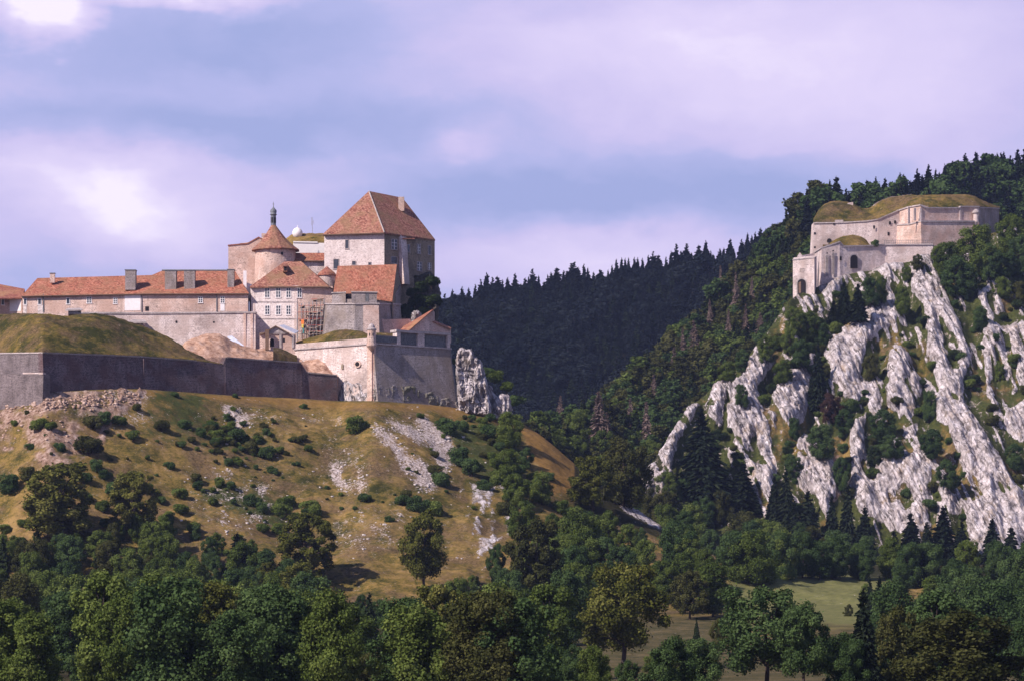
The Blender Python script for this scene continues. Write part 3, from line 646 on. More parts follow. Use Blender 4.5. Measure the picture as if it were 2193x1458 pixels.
# ------------------------------------------------------------------ lower ramparts
RW = [(91, 730), (178, 737), (302, 747), (420, 756), (480, 760.5), (550, 766), (645, 773)]
def rampart():
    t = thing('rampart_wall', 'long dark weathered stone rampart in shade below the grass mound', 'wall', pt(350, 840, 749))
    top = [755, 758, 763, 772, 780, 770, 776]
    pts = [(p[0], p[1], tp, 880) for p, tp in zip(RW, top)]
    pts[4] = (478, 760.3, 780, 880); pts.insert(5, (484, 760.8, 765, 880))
    polywall(pts, 1.6, 0.9).build('wall', M['shadestone'], t)
    course([(p[0], p[1], tp+.5) for p, tp in zip(RW[:4], top)], .3, .18).build('coping', M['grey'], t)
    course([(486, 761, 765.5), (550, 766, 770.5), (645, 773, 776.5)], .3, .18).build('coping', M['grey'], t)
    A, B = RW[1], RW[2]
    w = wbox(MB(), A, B, 305, 312, 768, 845, .5, .2); w.build('pilaster', M['shadestone'], t)
    t = thing('rampart_wall', 'short dark rampart end stepping down before the white corner bastion', 'wall', pt(683, 852, 775))
    polywall([(646, 773.2, 779, 880), (658, 774, 797, 880), (722, 777, 803, 885)], 1.6, .6).build('wall', M['shadestone'], t)
    course([(659, 774, 797.4), (722, 777, 803.4)], .3, .15).build('coping', M['grey'], t)
    t = thing('rampart_wall', 'sunlit rampart face at the left edge with a grassy ledge', 'wall', pt(40, 845, 745))
    polywall([(-150, 772, 757, 880), (0, 748, 756, 880), (90.5, 730.3, 755, 880)], 1.6, .5).build('wall', M['midstone'], t)
    course([(-150, 772, 757.5), (0, 748, 756.5), (92, 730.1, 755.5)], .3, .2).build('coping', M['coping'], t)
    t = thing('outwork_wall', 'low grey outwork wall with pale coping at the lower left edge', 'wall', pt(40, 845, 733))
    polywall([(-150, 752, 803, 880), (0, 734, 801, 880), (93, 725, 800, 870)], 1.8, .3).build('wall', M['midstone'], t)
    course([(50, 730.2, 799.6), (93, 725, 799.4)], .4, .15, .6).build('coping', M['lime'], t)
rampart()
def gridhill(name, px0, px1, step, frontY, frontP, ridgeP, depth, mat, label, cat='mound', bulge=.35, rough=.6, back=1.5, kind=None, seed=1, fr=9, group=None, sc=5.0):
    """earth mound: front line (Y, row) rising to a crest line seen against what is behind"""
    px = np.arange(px0, px1+step, step, dtype=float); fy = frontY(px); fp = frontP(px); rp = ridgeP(px)
    k_ = min(9, len(px)//4); ry = np.convolve(np.pad(fy, k_, mode='edge'), np.ones(2*k_+1)/(2*k_+1), 'valid')+depth if k_ > 1 else fy+depth
    t = np.linspace(0, 1, 26)
    zf = (HY-fp)/F*fy; zr = (HY-rp)/F*ry; zr = np.maximum(zr, zf+.05)
    T = t[None, :]; Y = fy[:, None]+(ry-fy)[:, None]*T
    Z = zf[:, None]+(zr-zf)[:, None]*(T+(np.sin(T*math.pi/2)-T)*bulge*2)
    Xs = (px[:, None]-CX)/F*Y
    Z = Z+(fbm(Xs/sc, Y/sc, 4, seed)-.5)*rough*2*np.sin(np.clip(T, 0, .97)*math.pi)*np.minimum(1, (zr-zf)[:, None]/2)
    Z = Z+(fbm(Xs/.8, Y/.8, 3, seed+40)-.5)*.42*np.minimum(1, (zr-zf)[:, None])
    # rounded back and skirt
    Y = np.concatenate([Y, ry[:, None]+3, ry[:, None]+9], 1); Z = np.concatenate([Z, zr[:, None]-.4, zr[:, None]-back-3], 1)
    Y = np.concatenate([fy[:, None]+.02, Y], 1); Z = np.concatenate([zf[:, None]-2.5, Z], 1)
    X3 = (px[:, None]-CX)/F*Y; v = np.stack([X3, Y, Z], -1).reshape(-1, 3); nc, nr = Y.shape
    idx = np.arange(nc*nr).reshape(nc, nr); q = np.stack([idx[:-1, :-1], idx[1:, :-1], idx[1:, 1:], idx[:-1, 1:]], -1).reshape(-1, 4)
    L = np.array([v[:, 0].mean(), v[:, 1].mean(), zf.min()]); o = quadmesh(name, v-L, q, mat, smooth=True); o.location = L; COL.objects.link(o)
    tag(o, label, cat, group, kind); return o
I = lambda *p: (lambda x: np.interp(x, [q[0] for q in p], [q[1] for q in p]))
rwY = I((-150, 772), (0, 748), (91, 730), (302, 747), (480, 760.5), (645, 773))
gridhill('grass_mound', -120, 487, 4, lambda x: rwY(x)+.4, I((-120, 757), (0, 755.4), (91, 754), (178, 757), (302, 762), (420, 771), (487, 780)),
    I((-120, 674), (0, 673), (60, 671), (105, 672), (135, 677), (170, 674), (205, 671), (235, 675), (300, 697), (345, 716), (395, 742), (440, 762), (487, 779)), 26, M['grass'],
    'big green and straw coloured grass mound on top of the dark rampart', rough=1.1, seed=4)
gridhill('sand_heap', 380, 645, 3, lambda x: rwY(x)+9, I((380, 772), (480, 765), (645, 775)),
    I((380, 752), (397, 731), (418, 722), (445, 714), (470, 716), (492, 728), (520, 741), (545, 747), (600, 750), (645, 772)), 15, M['sand'],
    'heap of orange builders sand below the pale curtain wall', 'sand heap', rough=1.0, seed=8, sc=2.5)
gridhill('earth_bank', 646, 722, 3, lambda x: 0*x+777.5, I((646, 779), (660, 799), (722, 806)),
    I((646, 776), (655, 771), (680, 769), (697, 775), (705, 785), (722, 801)), 7, M['sand'],
    'small heap of pinkish earth against the corner bastion', 'earth heap', rough=.9, seed=9, sc=2.0)
gridhill('grass_strip', 585, 636, 3, lambda x: rwY(x)+8, I((585, 752), (636, 772)), I((585, 744), (600, 746), (636, 762)), 8, M['grass'], 'small green grass strip beside the sand heap', 'grass bank', rough=.3, seed=2)
s_ = MB()
for a, b, c, d_, Y in (((487, 720), (497, 719), (530, 746), (516, 748), 786), ((516, 742), (528, 741), (546, 752), (530, 757), 784), ((500, 757), (508, 756), (524, 764), (512, 766), 779)):
    s_.slab([pt(*a, Y+3), pt(*b, Y+3), pt(*c, Y-1), pt(*d_, Y-1)], .25)
o_ = s_.build('tarpaulin', M['tarp']); tag(o_, 'crumpled pale blue tarpaulin lying on the sand heap', 'tarpaulin')

# ------------------------------------------------------------------ curtain wall and barracks
t = thing('curtain_wall', 'tall pale curtain wall below the long barracks', 'wall', pt(400, 735, 797))
CA, CB = (150, 799), (547, 797)
polywall([(150, 799, 671, 790), (300, 798.3, 672, 790), (547, 797, 670, 790), (549, 806, 670, 790)], 1.5, .3).build('wall', M['lime'], t)
course([(150, 799, 670), (300, 798.3, 671), (548, 797, 669)], .38, .25, 1.7).build('coping', M['coping'], t)
for a, b, c, d_ in ((376, 380, 687, 692), (456, 460, 688, 692), (528, 534, 688, 692), (397, 411, 719, 726)): opening(t, CA, CB, a, b, c, d_, 'drain_hole')
for a in (522, 537): wbox(MB(), CA, CB, a, a+5, 672, 745, .25, .1).build('pilaster', M['limewarm'], t)
t = thing('stone_shelter', 'low stone shelter roof half sunk in the grass mound by the curtain wall', 'shelter', pt(292, 690, 795))
m = wbox(MB(), CA, CB, 277, 311, 688, 699, 2.6, .2); m.build('wall', M['lime'], t)
roofpart(t, [[(271, 689, 793), (314, 689, 793), (309, 684.5, 797), (285, 684, 797)]], M['coping'], t=.35)
m = wbox(MB(), CA, CB, 290, 309, 689.6, 692.6, 2.66, .2); m.build('doorway', M['void'], t)
t = thing('stone_shelter', 'low dark stone shelter on the crest of the grass mound', 'shelter', pt(157, 670, 778))
m = MB(); m.prism([(X(146, 775), 775), (X(174, 775), 775), (X(174, 779), 779), (X(146, 779), 779)], Zt(673, 775), Zt(664, 775)); m.build('wall', M['grey'], t)
m = MB(); m.slab([pt(140, 663, 774.5), pt(177, 662, 774.5), pt(172, 659.5, 779), pt(146, 660, 779)], .35); m.build('roof', M['coping'], t)

t = thing('barracks', 'long low barracks with orange tiled roof and four large chimneys', 'building', pt(300, 668, 804))
W1 = [(48, 808), (302, 804), (531, 802)]
polywall([(48, 808, 633, 690), (302, 804, 628, 690), (531, 802, 627.6, 690), (533, 822, 627, 690)], .8).build('wall', M['limewarm'], t)
fr = [(46, 634.3, 807.4), (302, 629, 803.4), (533, 628.3, 801.4)]
rg = [(80, 596, 817), (325, 589.5, 814), (347, 580, 815.5), (503, 580, 813.5)]
roofpart(t, [[fr[0], fr[1], rg[1], rg[0]], [fr[1], fr[2], rg[3], rg[2], rg[1]], [fr[2], (528, 629, 826), rg[3]], [(52, 634, 830), fr[0], rg[0]],
    [rg[0], rg[1], (325, 629, 826), (52, 634, 830)], [rg[1], rg[2], rg[3], (528, 629, 826), (325, 629, 826)]], M['tile'])
course([(46, 807.3, 635), (302, 803.3, 630), (533, 801.3, 629.2)], .18, .1, .3).build('gutter', M['wood'], t)
m = MB(); m.tube(pt(347, 579.3, 815.4), pt(503, 579.3, 813.4), .22); m.build('ridge', M['lead'], t)
for a, b, c, d_, Y, dp in ((268, 290, 579, 621, 805.2, 2.6), (353, 377, 580, 621, 805.2, 2.6), (394, 417, 580, 621, 805.2, 2.6), (487, 501, 578, 621, 805.0, 2.2)):
    chimney(t, a, b, c, d_, Y, dp, M['grey'])
chimney(t, 107, 117, 586, 606, 812, 1.0, M['limewarm'])
for c, y0, y1, w, a, b in ((54, 640, 652, 5, 0, 1), (85, 640, 652, 6, 0, 1), (146, 639, 651, 6, 0, 1), (191, 637, 649, 9, 0, 1), (247, 639, 650, 7, 0, 1), (429.5, 637, 648, 8, 1, 2), (476.5, 636, 649, 7, 1, 2)):
    window(t, W1[a], W1[b], c, y0, y1, w, cross=w > 6, surround=True)
opening(t, W1[1], W1[2], 311, 319, 656.5, 666, 'vent')
m = wbox(MB(), W1[0], W1[1], 267, 301, 632, 665, .05, .1); m.build('whitewashed_panel', M['white'], t)
for a, b in ((81, 93), (50, 57)): wbox(MB(), W1[0], W1[1], a, b, 654, 672, .06, .1).build('whitewashed_panel', M['render'], t)
m = MB(); wbox(m, W1[1], W1[2], 472, 481, 650, 666, .06, .1); m.build('whitewashed_panel', M['white'], t)
for c, (A, B) in ((303.5, (W1[1], W1[2])), (464, (W1[1], W1[2])), (93, (W1[0], W1[1]))): wbox(MB(), A, B, c-.7, c+.7, 630, 668, .2, 0).build('downpipe', M['lead'], t)
t = thing('outbuilding', 'brownish tiled building at the left edge beyond the barracks', 'building', pt(10, 668, 812))
polywall([(-120, 806, 640, 690), (18, 813, 637, 690), (47, 811, 637, 690)], .8).build('wall', M['limewarm'], t)
roofpart(t, [[(-120, 641, 805), (48, 638, 811), (53, 619, 818), (0, 609, 822), (-120, 606, 822)], [(0, 609, 822), (53, 619, 818), (54, 640, 835), (-120, 640, 835), (-120, 606, 822)]], M['tiledark'])
m = wbox(MB(), (18, 813), (47, 811), 21, 45, 640, 667, .05, .1); m.build('whitewashed_panel', M['white'], t)
window(t, (18, 813), (47, 811), 33, 641, 651, 6, cross=False)
window(t, (-120, 806), (18, 813), 6, 641, 653, 5, cross=False)

# ------------------------------------------------------------------ house, round tower, chapel range, keep
t = thing('stone_block', 'plain roofless stone block behind the round tower', 'building', pt(525, 600, 822))
polywall([(489, 822, 527, 640), (529, 822, 523, 640), (531, 822, 522, 640), (554, 822, 509, 640), (575, 822, 520, 640), (578, 832, 525, 640)], 7, .3).build('wall', M['limewarm'], t)
course([(488, 822, 526), (530, 822, 522), (554, 822, 508.5), (574, 822, 519)], .25, .2, .8).build('coping', M['tiledark'], t)
m = MB(); m.prism([(X(560, 829), 829), (X(569, 829), 829), (X(569, 830), 830), (X(560, 830), 830)], Zt(515, 829), Zt(500, 829)); m.build('chimney', M['limewarm'], t)

t = thing('round_tower', 'round tower with pointed tiled roof and lead bell turret', 'tower', pt(590, 610, 816))
tc = (X(590, 818), 818.0); tr = 4.75
zt = Zt(536, 818)
MB().lathe(tc, [(tr+.25, Zt(640, 818)), (tr, zt)], 40).build('wall', M['limewarm'], t)
ap = (X(585.5, 818), 818)
def cone(par, c, r, zb, zt_, n, mat, name='roof', a0=0, flare=.5, top=.45, tc_=None):
    m = MB(); pr = []
    for i in range(9):
        f = i/8; pr.append((r*(1-f)**1.12*(1-flare*.25*math.sin(f*math.pi))+top*f, zb+(zt_-zb)*f))
    m.lathe(c, [(r, zb-.22)]+pr, n, a0)
    if tc_:
        m.v = [(x+(tc_[0]-c[0])*max(0, (z-zb)/(zt_-zb)), y, z) for x, y, z in m.v]
    return m.build(name, mat, par)
rf = cone(t, tc, 5.75, zt, Zt(481, 818), 12, M['tileold'], a0=.3, tc_=ap)
bt = MB().lathe(ap, [(.62, Zt(484, 818)), (.62, Zt(461, 818))], 8); bo = bt.build('bell_turret', M['lead'], t)
m = MB()
for i in range(8):
    a = i*math.pi/4+.39; m.prism([(ap[0]+.60*math.cos(a+d)+.05*math.cos(a)*k, ap[1]+.60*math.sin(a+d)+.05*math.sin(a)*k) for d, k in ((-.25, 0), (.25, 0), (.25, 1), (-.25, 1))], Zt(478, 818), Zt(466, 818))
m.build('louvre', M['void'], bo)
z0 = Zt(461, 818)
MB().lathe(ap, [(.8, z0+.01), (.85, z0+.15), (.62, z0+.3), (.80, z0+.75), (.72, z0+1.15), (.35, z0+1.55), (.10, z0+1.9), (.05, z0+3.1)], 12).build('onion_dome', M['lead'], bo, smooth=True)
m = MB(); m.tube((ap[0]-.25, ap[1], z0+2.6), (ap[0]+.25, ap[1], z0+2.6), .04); m.build('cross', M['lead'], bo)
RA, RB = (596, 814.2), (632, 816.5)
opening(t, (596, 813.35), (622, 813.9), 602, 606, 540, 546)
m = MB(); wbox(m, (548, 815), (596, 813.2), 570, 577, 560, 566, .06, 0); m.build('blocked_window', M['lime'], t)

t = thing('white_house', 'white two storey house with hipped tile roof and seven windows', 'house', pt(610, 735, 801))
HA, HB, HC = (537, 803.5), (636, 801), (713, 801.5)
polywall([(534, 812, 612, 760), (538, 803, 612, 760), (637, 801, 612, 760)], .8).build('wall', M['render'], t)
polywall([(637.02, 801.02, 612, 760), (713, 801.5, 614, 760), (716, 812, 614, 760)], .8).build('wall', M['limewarm'], t, 'rough stone end wall of the house')
roofpart(t, [[(535, 614, 802), (704, 613.5, 800.2), (645, 560, 808), (609, 560.5, 808)], [(704, 613.5, 800.2), (718, 621, 802), (716, 621, 812), (645, 560, 808)],
    [(537, 613, 816), (535, 614, 802), (609, 560.5, 808)], [(645, 560, 808), (716, 621, 812), (537, 613, 816), (609, 560.5, 808)]], M['tileold'])
course([(535, 802.6, 615), (638, 800.2, 614.8), (705, 800.3, 614.8)], .22, .1, .4).build('gutter', M['wood'], t)
HA = (538, 803); HB = (637, 801)
for c in (572.3, 596, 618, ): window(t, HA, HB, c, 617.5, 637, 8.6)
window(t, (637.02, 801.02), (713, 801.5), 641.5, 617.5, 637, 7.6)
for c in (572.7, 596.2, 618): window(t, HA, HB, c, 655, 673.5, 8.6)
course([(539, 803, 646.5), (637, 801, 646.5)], .22, .12, .2).build('string_course', M['coping'], t)
course([(539, 803, 682.5), (637, 801, 682.5)], .22, .12, .2).build('string_course', M['coping'], t)
for a, b in ((538.5, 546), (630, 636.5)): wbox(MB(), HA, HB, a, b, 615, 745, .08, .1).build('quoin', M['lime'], t)
c_ = MB(); c_.prism([(X(606, 803.5), 803.5), (X(615, 803.5), 803.5), (X(615, 806), 806), (X(606, 806), 806)], Zt(582, 803.5), Zt(569, 803.5)); dm = c_.build('dormer', M['tileold'], t)
m = MB(); m.slab([pt(605, 569, 803.2), pt(616, 570, 803.2), pt(614, 565, 808), pt(607, 564.6, 808)], .15); m.build('dormer_roof', M['tileold'], dm)
m = MB(); m.poly([pt(608, 580, 803.45), pt(614, 580, 803.45), pt(614, 571, 803.45), pt(608, 571, 803.45)]); m.build('dormer_window', M['void'], dm)
t = thing('garden_pillar', 'white rendered pillar rising between the barracks roof and the house', 'pillar', pt(524, 625, 806))
m = MB(); m.prism([(X(521, 806), 806), (X(528, 806), 806), (X(528, 807), 807), (X(521, 807), 807)], Zt(640, 806), Zt(580, 806)); m.build('shaft', M['white'], t)
polywall([(522, 807.2, 603, 640), (546, 807.2, 612, 640)], 1).build('wall', M['white'], t)

t = thing('upper_range', 'whitewashed upper building with turf covered roof between tower and keep', 'building', pt(660, 590, 824))
polywall([(628, 826, 519, 600), (696, 826, 521, 600), (697, 836, 521, 600)], 6).build('wall', M['white'], t)
course([(628, 826, 518.5), (680, 826, 519.5)], .3, .2, .5).build('coping', M['white'], t)
gridhill('turf_roof', 612, 700, 3, lambda x: 0*x+828, I((612, 524), (700, 524)), I((612, 512), (624, 503), (645, 500), (680, 500), (700, 500)), 8, M['grassdry'], 'straw coloured turf roof carrying the white dome', 'turf roof', rough=.2)
t = thing('chapel_range', 'low range with narrow orange roof left of the keep', 'building', pt(665, 590, 820))
polywall([(612, 817, 557, 640), (698, 817, 557, 640)], 3).build('wall', M['lime'], t)
roofpart(t, [[(609, 558, 816.4), (698, 558.5, 816.4), (698, 542, 821), (618, 542, 821)]], M['tile'])
course([(611, 816.3, 559), (698, 816.3, 559.4)], .22, .1, .4).build('eave', M['wood'], t)
t = thing('radar_dome', 'white ball shaped dome on the turf roof', 'dome', pt(637, 506, 833))
zc = Zt(499.5, 833); MB().lathe((X(637, 833), 833), [(.3, zc-1.35), (1.0, zc-.85), (1.25, zc-.2), (1.2, zc+.35), (.85, zc+.95), (.35, zc+1.25), (.08, zc+1.35), (.05, zc+1.9)], 20).build('shell', M['white'], t, smooth=True)
t = thing('antenna_mast', 'thin antenna mast standing on the turf roof beside the white dome', 'antenna', pt(669, 500, 834))
m = MB(); m.tube(pt(669, 501, 834), pt(669, 466, 834), .06, .04); m.build('mast', M['steel'], t)
m = MB(); m.tube(pt(667.4, 466, 834), pt(667.4, 482, 834), .05); m.tube(pt(667, 482, 834), pt(669, 483, 834), .05); m.tube(pt(671, 472, 834), pt(671, 481, 834), .04); m.tube(pt(669, 476, 834), pt(671, 476, 834), .04); m.build('aerial', M['steel'], t)
t = thing('stair_turret', 'small round stair turret with conical tiled roof beside the house', 'turret', pt(700, 620, 811))
sc = (X(700, 811.5), 811.5); MB().lathe(sc, [(1.95, Zt(650, 811.5)), (1.9, Zt(589, 811.5))], 28).build('wall', M['lime'], t)
cone(t, sc, 2.2, Zt(589.5, 811.5), Zt(571.5, 811.5), 14, M['tiledark'], top=.25, flare=-.9)

t = thing('castle_keep', 'massive square keep with steep hipped tile roof on the crag', 'keep', pt(800, 600, 815))
K0, K1, K2, K3 = (694.5, 813), (823, 810), (929.5, 823.5), (800, 829)
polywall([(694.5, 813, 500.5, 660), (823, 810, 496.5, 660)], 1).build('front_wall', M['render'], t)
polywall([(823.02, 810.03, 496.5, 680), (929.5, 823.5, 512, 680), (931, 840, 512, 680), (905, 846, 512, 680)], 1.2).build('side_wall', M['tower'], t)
e0, e1, e2, e3 = (691, 502, 812.3), (823, 498, 809), (932, 513.5, 823.7), (812, 512, 842)
p0, p1 = (790, 409.5, 818.5), (862, 424, 828)
roofpart(t, [[e0, e1, p0], [e1, e2, p1, p0], [e2, e3, p1], [e3, e0, p0, p1]], M['tileold'], t=.35)
course([(691.5, 812.2, 503.5), (823, 808.9, 499.5)], .2, .1, .5).build('eave', M['wood'], t)
m = MB(); m.tube(pt(*p0), pt(*e1), .16); m.build('hip_tiles', M['coping'], t)
chimney(t, 853, 865.5, 422, 452, 822.6, 1.3, M['limewarm'], cap=False)
A, B = (694.5, 813), (823, 810)
window(t, A, B, 743, 514.5, 532.5, 6.5, cross=False, frame='s'); window(t, A, B, 720, 556, 576, 10.5, cross=False, frame='s')
window(t, A, B, 758, 560, 567.6, 7, cross=False, frame='s'); window(t, A, B, 792, 562.5, 568, 5.5, cross=False, frame='s')
A, B = (823, 810), (929.5, 823.5)
window(t, A, B, 844, 513.5, 534.5, 11, frame='s'); window(t, A, B, 843.5, 551, 564.5, 12, cross=False, frame='s')
for c, a, b, w in ((874.5, 525, 540, 4), (896.5, 524, 543, 6), (919.5, 527, 545, 5), (898, 562, 580, 9), (919.5, 564, 578, 5.5)): window(t, A, B, c, a, b, w, cross=w > 5, frame='s')
# pale raking buttress on the shaded side
yb = yon(A, B, 860); n_ = nrm(A, B); m = MB()
q0 = Vector((X(854, yon(A, B, 854)), yon(A, B, 854))); q1 = Vector((X(868, yon(A, B, 868)), yon(A, B, 868)))
tp = [q0+n_*.5, q1+n_*.3, q1-n_*.3, q0-n_*.3]; bt_ = [q0+Vector((-.1, 0))+n_*1.9, q1+n_*1.4, q1-n_*.3, q0-n_*.3]
m.hexa([(p.x, p.y, Zt(610, yb)) for p in bt_], [(p.x, p.y, Zt(505, yb)) for p in tp]); m.build('buttress', M['lime'], t)
roofpart(t, [[(862, 511, 813.6), (888, 512, 817.0), (887, 504, 820.5), (864, 503, 817.5)]], M['tile'], 'pent_roof', .2)

t = thing('guard_hall', 'steep plain orange roofed hall in front of the keep', 'building', pt(785, 650, 803))
polywall([(718, 799.5, 625, 700), (840, 798, 640, 700), (858, 809, 612, 700)], .8).build('wall', M['grey'], t)
roofpart(t, [[(714, 625, 799), (840, 643.5, 797), (850, 566.5, 806.2), (723, 570, 806.2)], [(850, 566.5, 806.2), (723, 570, 806.2), (716, 610, 812), (862, 612, 813)]], M['tile'], t=.35)
m = MB(); m.poly([pt(840.3, 644, 797.3), pt(861, 620, 812.6), pt(849.8, 568, 806.2)]); m.poly([pt(840.3, 644, 797.3), pt(840.3, 690, 797.3), pt(861, 690, 812.6), pt(861, 620, 812.6)]); m.build('gable', M['tower'], t)

t = thing('gun_tower', 'squat grey stone gun tower with embrasures below the orange roof', 'tower', pt(755, 715, 794))
G = [(694, 800), (702, 793.5), (760, 790.5), (811, 791.5), (857, 803)]
polywall([(G[0][0], G[0][1], 650, 740), (G[1][0], G[1][1], 650.5, 740), (G[2][0], G[2][1], 650.5, 740), (G[3][0], G[3][1], 650, 740), (G[4][0], G[4][1], 652, 740)], 6, 1.1).build('wall', M['grey'], t)
course([(694, 800, 650), (702, 793.5, 651), (760, 790.5, 651), (811, 791.5, 650.5), (857, 803, 652)], .32, .28, .5).build('string_course', M['coping'], t)
m = MB()
def blk_(m, a, b, Ya, Yb, t0, t1, th=2.2): 
    q = [(X(a, Ya), Ya), (X(b, Yb), Yb), (X(b, Yb+th), Yb+th), (X(a, Ya+th), Ya+th)]; m.prism(q, Zt(t1, (Ya+Yb)/2), Zt(t0, (Ya+Yb)/2))
blk_(m, 711, 740, 793.8, 792.4, 628, 649.5); m.build('merlon', M['grey'], t); m = MB(); blk_(m, 753, 807, 791.6, 792.2, 627, 649.5); m.build('merlon', M['grey'], t); m = MB(); blk_(m, 740.1, 752.9, 792.8, 792.4, 641, 649.5); m.build('sill', M['grey'], t)
m = MB(); blk_(m, 709.5, 741, 793.6, 792.2, 625.6, 627.8, 2.5); m.build('coping', M['coping'], t); m = MB(); blk_(m, 752, 808.5, 791.4, 792, 624.6, 626.8, 2.5); m.build('coping', M['coping'], t)
m = MB(); blk_(m, 740.3, 752.7, 794.9, 794.7, 629, 641, .3); m.build('embrasure', M['void'], t)
m = MB(); blk_(m, 773, 790, 791.9, 791.95, 630, 646, .3); m.build('embrasure', M['board'], t)
polywall([(778, 790.72, 654, 740), (811.3, 791.38, 654, 740)], .6, 1.12).build('rough_quoin', M['limewarm'], t)

t = thing('gatehouse', 'small stone gatehouse with triangular pediment under repair', 'gatehouse', pt(595, 745, 790))
GA, GB = (556, 789.5), (634, 789.5)
m = MB(); m.prism([(X(556, 789.5), 789.5), (X(634, 789.5), 789.5), (X(634, 795), 795), (X(556, 795), 795)], Zt(760, 789.5), Zt(715, 789.5)); m.build('wall', M['limewarm'], t)
m = MB(); m.prism([(X(563, 789.2), 789.2), (X(620, 789.2), 789.2), (X(620, 790.4), 790.4), (X(563, 790.4), 790.4)], Zt(714.8, 789), Zt(712, 789)); wshape(m, (556, 789.45), (634, 789.45), [(566, 711.8), (590, 698.5), (617, 711.8)], .35); m.build('pediment', M['coping'], t)
m = MB(); m.slab([pt(563, 713, 788.6), pt(590, 697, 788.6), pt(590, 697, 791), pt(563, 713, 791)], .25); m.slab([pt(590, 697, 788.6), pt(620, 713, 788.6), pt(620, 713, 791), pt(590, 697, 791)], .25)
m.slab([pt(555, 714.5, 788.8), pt(566, 712.5, 788.8), pt(566, 711.5, 793), pt(557, 712, 793)], .25); m.build('roof', M['wood'], t)
m = MB(); m.slab([pt(599, 697, 791.2), pt(608, 695, 794.5), pt(640, 709, 794.5), pt(632, 713.4, 791.2)], .15); m.build('roof_sheeting', M['tarp'], t)
opening(t, GA, GB, 578, 587, 725, 742, 'doorway', arch=True); opening(t, GA, GB, 606, 610, 724, 733)
m = MB(); m.prism([(X(568, 787.5), 787.5), (X(576, 787.5), 787.5), (X(576, 788.6), 788.6), (X(568, 788.6), 788.6)], Zt(750, 788), Zt(706, 788)); m.build('pillar', M['wood'], t)
for a in (598, 625): wbox(MB(), GA, GB, a, a+5, 716, 745, .25, 0).build('pilaster', M['coping'], t)

t = thing('scaffolding', 'tubular scaffolding with planks against the stone end of the house', 'scaffolding', pt(665, 722, 798))
rnd = random.Random(5); pl = MB(); po = MB(); rd = MB()
for lv, py in enumerate((646, 660, 674, 688, 702, 715)):
    a = 640+rnd.uniform(-3, 8)+max(0, 1-lv)*26; b = 694+rnd.uniform(-3, 2)
    pl.slab([pt(a, py, 797), pt(b, py-1.5, 797), pt(b, py-1.5, 800), pt(a, py, 800)], .16)
    for k in range(3):
        q = rnd.uniform(a, b-14); pl.slab([pt(q, py-rnd.uniform(2, 6), 796.7), pt(q+rnd.uniform(8, 16), py-rnd.uniform(2, 8), 796.7), pt(q+10, py-1, 798.5), pt(q, py-1, 798.5)], .14)
    rd.tube(pt(a-3, py-5, 796.8), pt(b, py-6, 796.8), .07)
for k in range(8):
    c = 637+k*8.2; tp = 652-k*1.8
    for Y in (796.8, 800.2): po.tube(pt(c+rnd.uniform(-1, 1), 726, Y), pt(c+rnd.uniform(-1, 1), tp, Y), .07)
for k in range(5): po.tube(pt(638+k*12, 722-k*3, 796.7), pt(652+k*10, 690-k*9, 796.7), .05)
pl.build('platform', M['plank'], t); po.build('upright', M['steel'], t); rd.build('guard_rail', M['redsteel'], t)
m = MB(); wbox(m, (630, 796.4), (700, 796.4), 645, 651, 685, 694, .1, .3); o = m.build('debris_net', M['orange'], t)
m = MB(); wbox(m, (630, 796.4), (700, 796.4), 646, 650, 694.3, 702, .1, .3); m.build('warning_sheet', M['yellow'], t)
m = MB(); wbox(m, (630, 796.4), (700, 796.4), 648, 651, 702.3, 714, .1, .3); m.build('chute', M['teal'], t)

# ------------------------------------------------------------------ corner bastion
t = thing('corner_bastion', 'tall pale corner bastion with a shaded battered side and gun openings', 'bastion', pt(800, 855, 772))
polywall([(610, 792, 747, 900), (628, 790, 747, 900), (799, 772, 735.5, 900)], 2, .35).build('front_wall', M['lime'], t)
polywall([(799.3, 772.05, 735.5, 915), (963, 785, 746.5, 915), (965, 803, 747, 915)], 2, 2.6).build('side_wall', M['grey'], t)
polywall([(610, 792, 737, 748.5), (628, 790, 737, 748.2), (786, 773.4, 724, 735.5)], 1.2).build('parapet', M['lime'], t)
course([(610, 792, 749.4), (628, 790, 748.6), (799, 772, 735.6)], .30, .28, .3).build('string_course', M['coping'], t)
course([(799, 772, 735.6), (963, 785, 746.6), (965, 803, 747)], .34, .30, .5).build('string_course', M['coping'], t)
m = MB(); wbox(m, (628, 790), (799, 772), 789, 799, 737, 880, .38, .3); wbox(m, (799.3, 772.05), (963, 785), 799.4, 803, 737, 880, .3, .2); 
m.v = [(x, y-.35*max(0, Zt(736, 772)-z)/15, z) for x, y, z in m.v]; m.build('quoin', M['limewarm'], t)
A, B = (799, 772), (963, 785)
m = MB(); wbox(m, A, B, 805, 853, 719, 734.3, 0, 1.2); wbox(m, A, B, 853, 960, 726, 742, -1.7, 2.6)
m.build('parapet', M['grey'], t)
for a, b, c, d_ in ((850, 858, 712, 738), (895, 909, 713, 741.5), (958, 964, 716, 745.5)): wbox(MB(), A, B, a, b, c, d_, .02, 1.6).build('pier', M['lime'], t)
for a, b, c, d_ in ((848, 905, 707.6, 712.9), (905.1, 965, 711.2, 716.2)): wbox(MB(), A, B, a, b, c, d_, .15, 2.2).build('lintel', M['coping'], t)
for a, b, c, d_ in ((858.4, 894.6, 714, 737.4), (909.6, 957.6, 718, 743)):
    m = MB(); wbox(m, A, B, a, b, c, d_, -.55, .75); m.build('boarded_opening', M['board'], t)
m = MB(); wbox(m, A, B, 806, 850, 721, 733, .03, 0); m.build('boarded_opening', M['board'], t)
FA, FB = (628, 790), (799, 772)
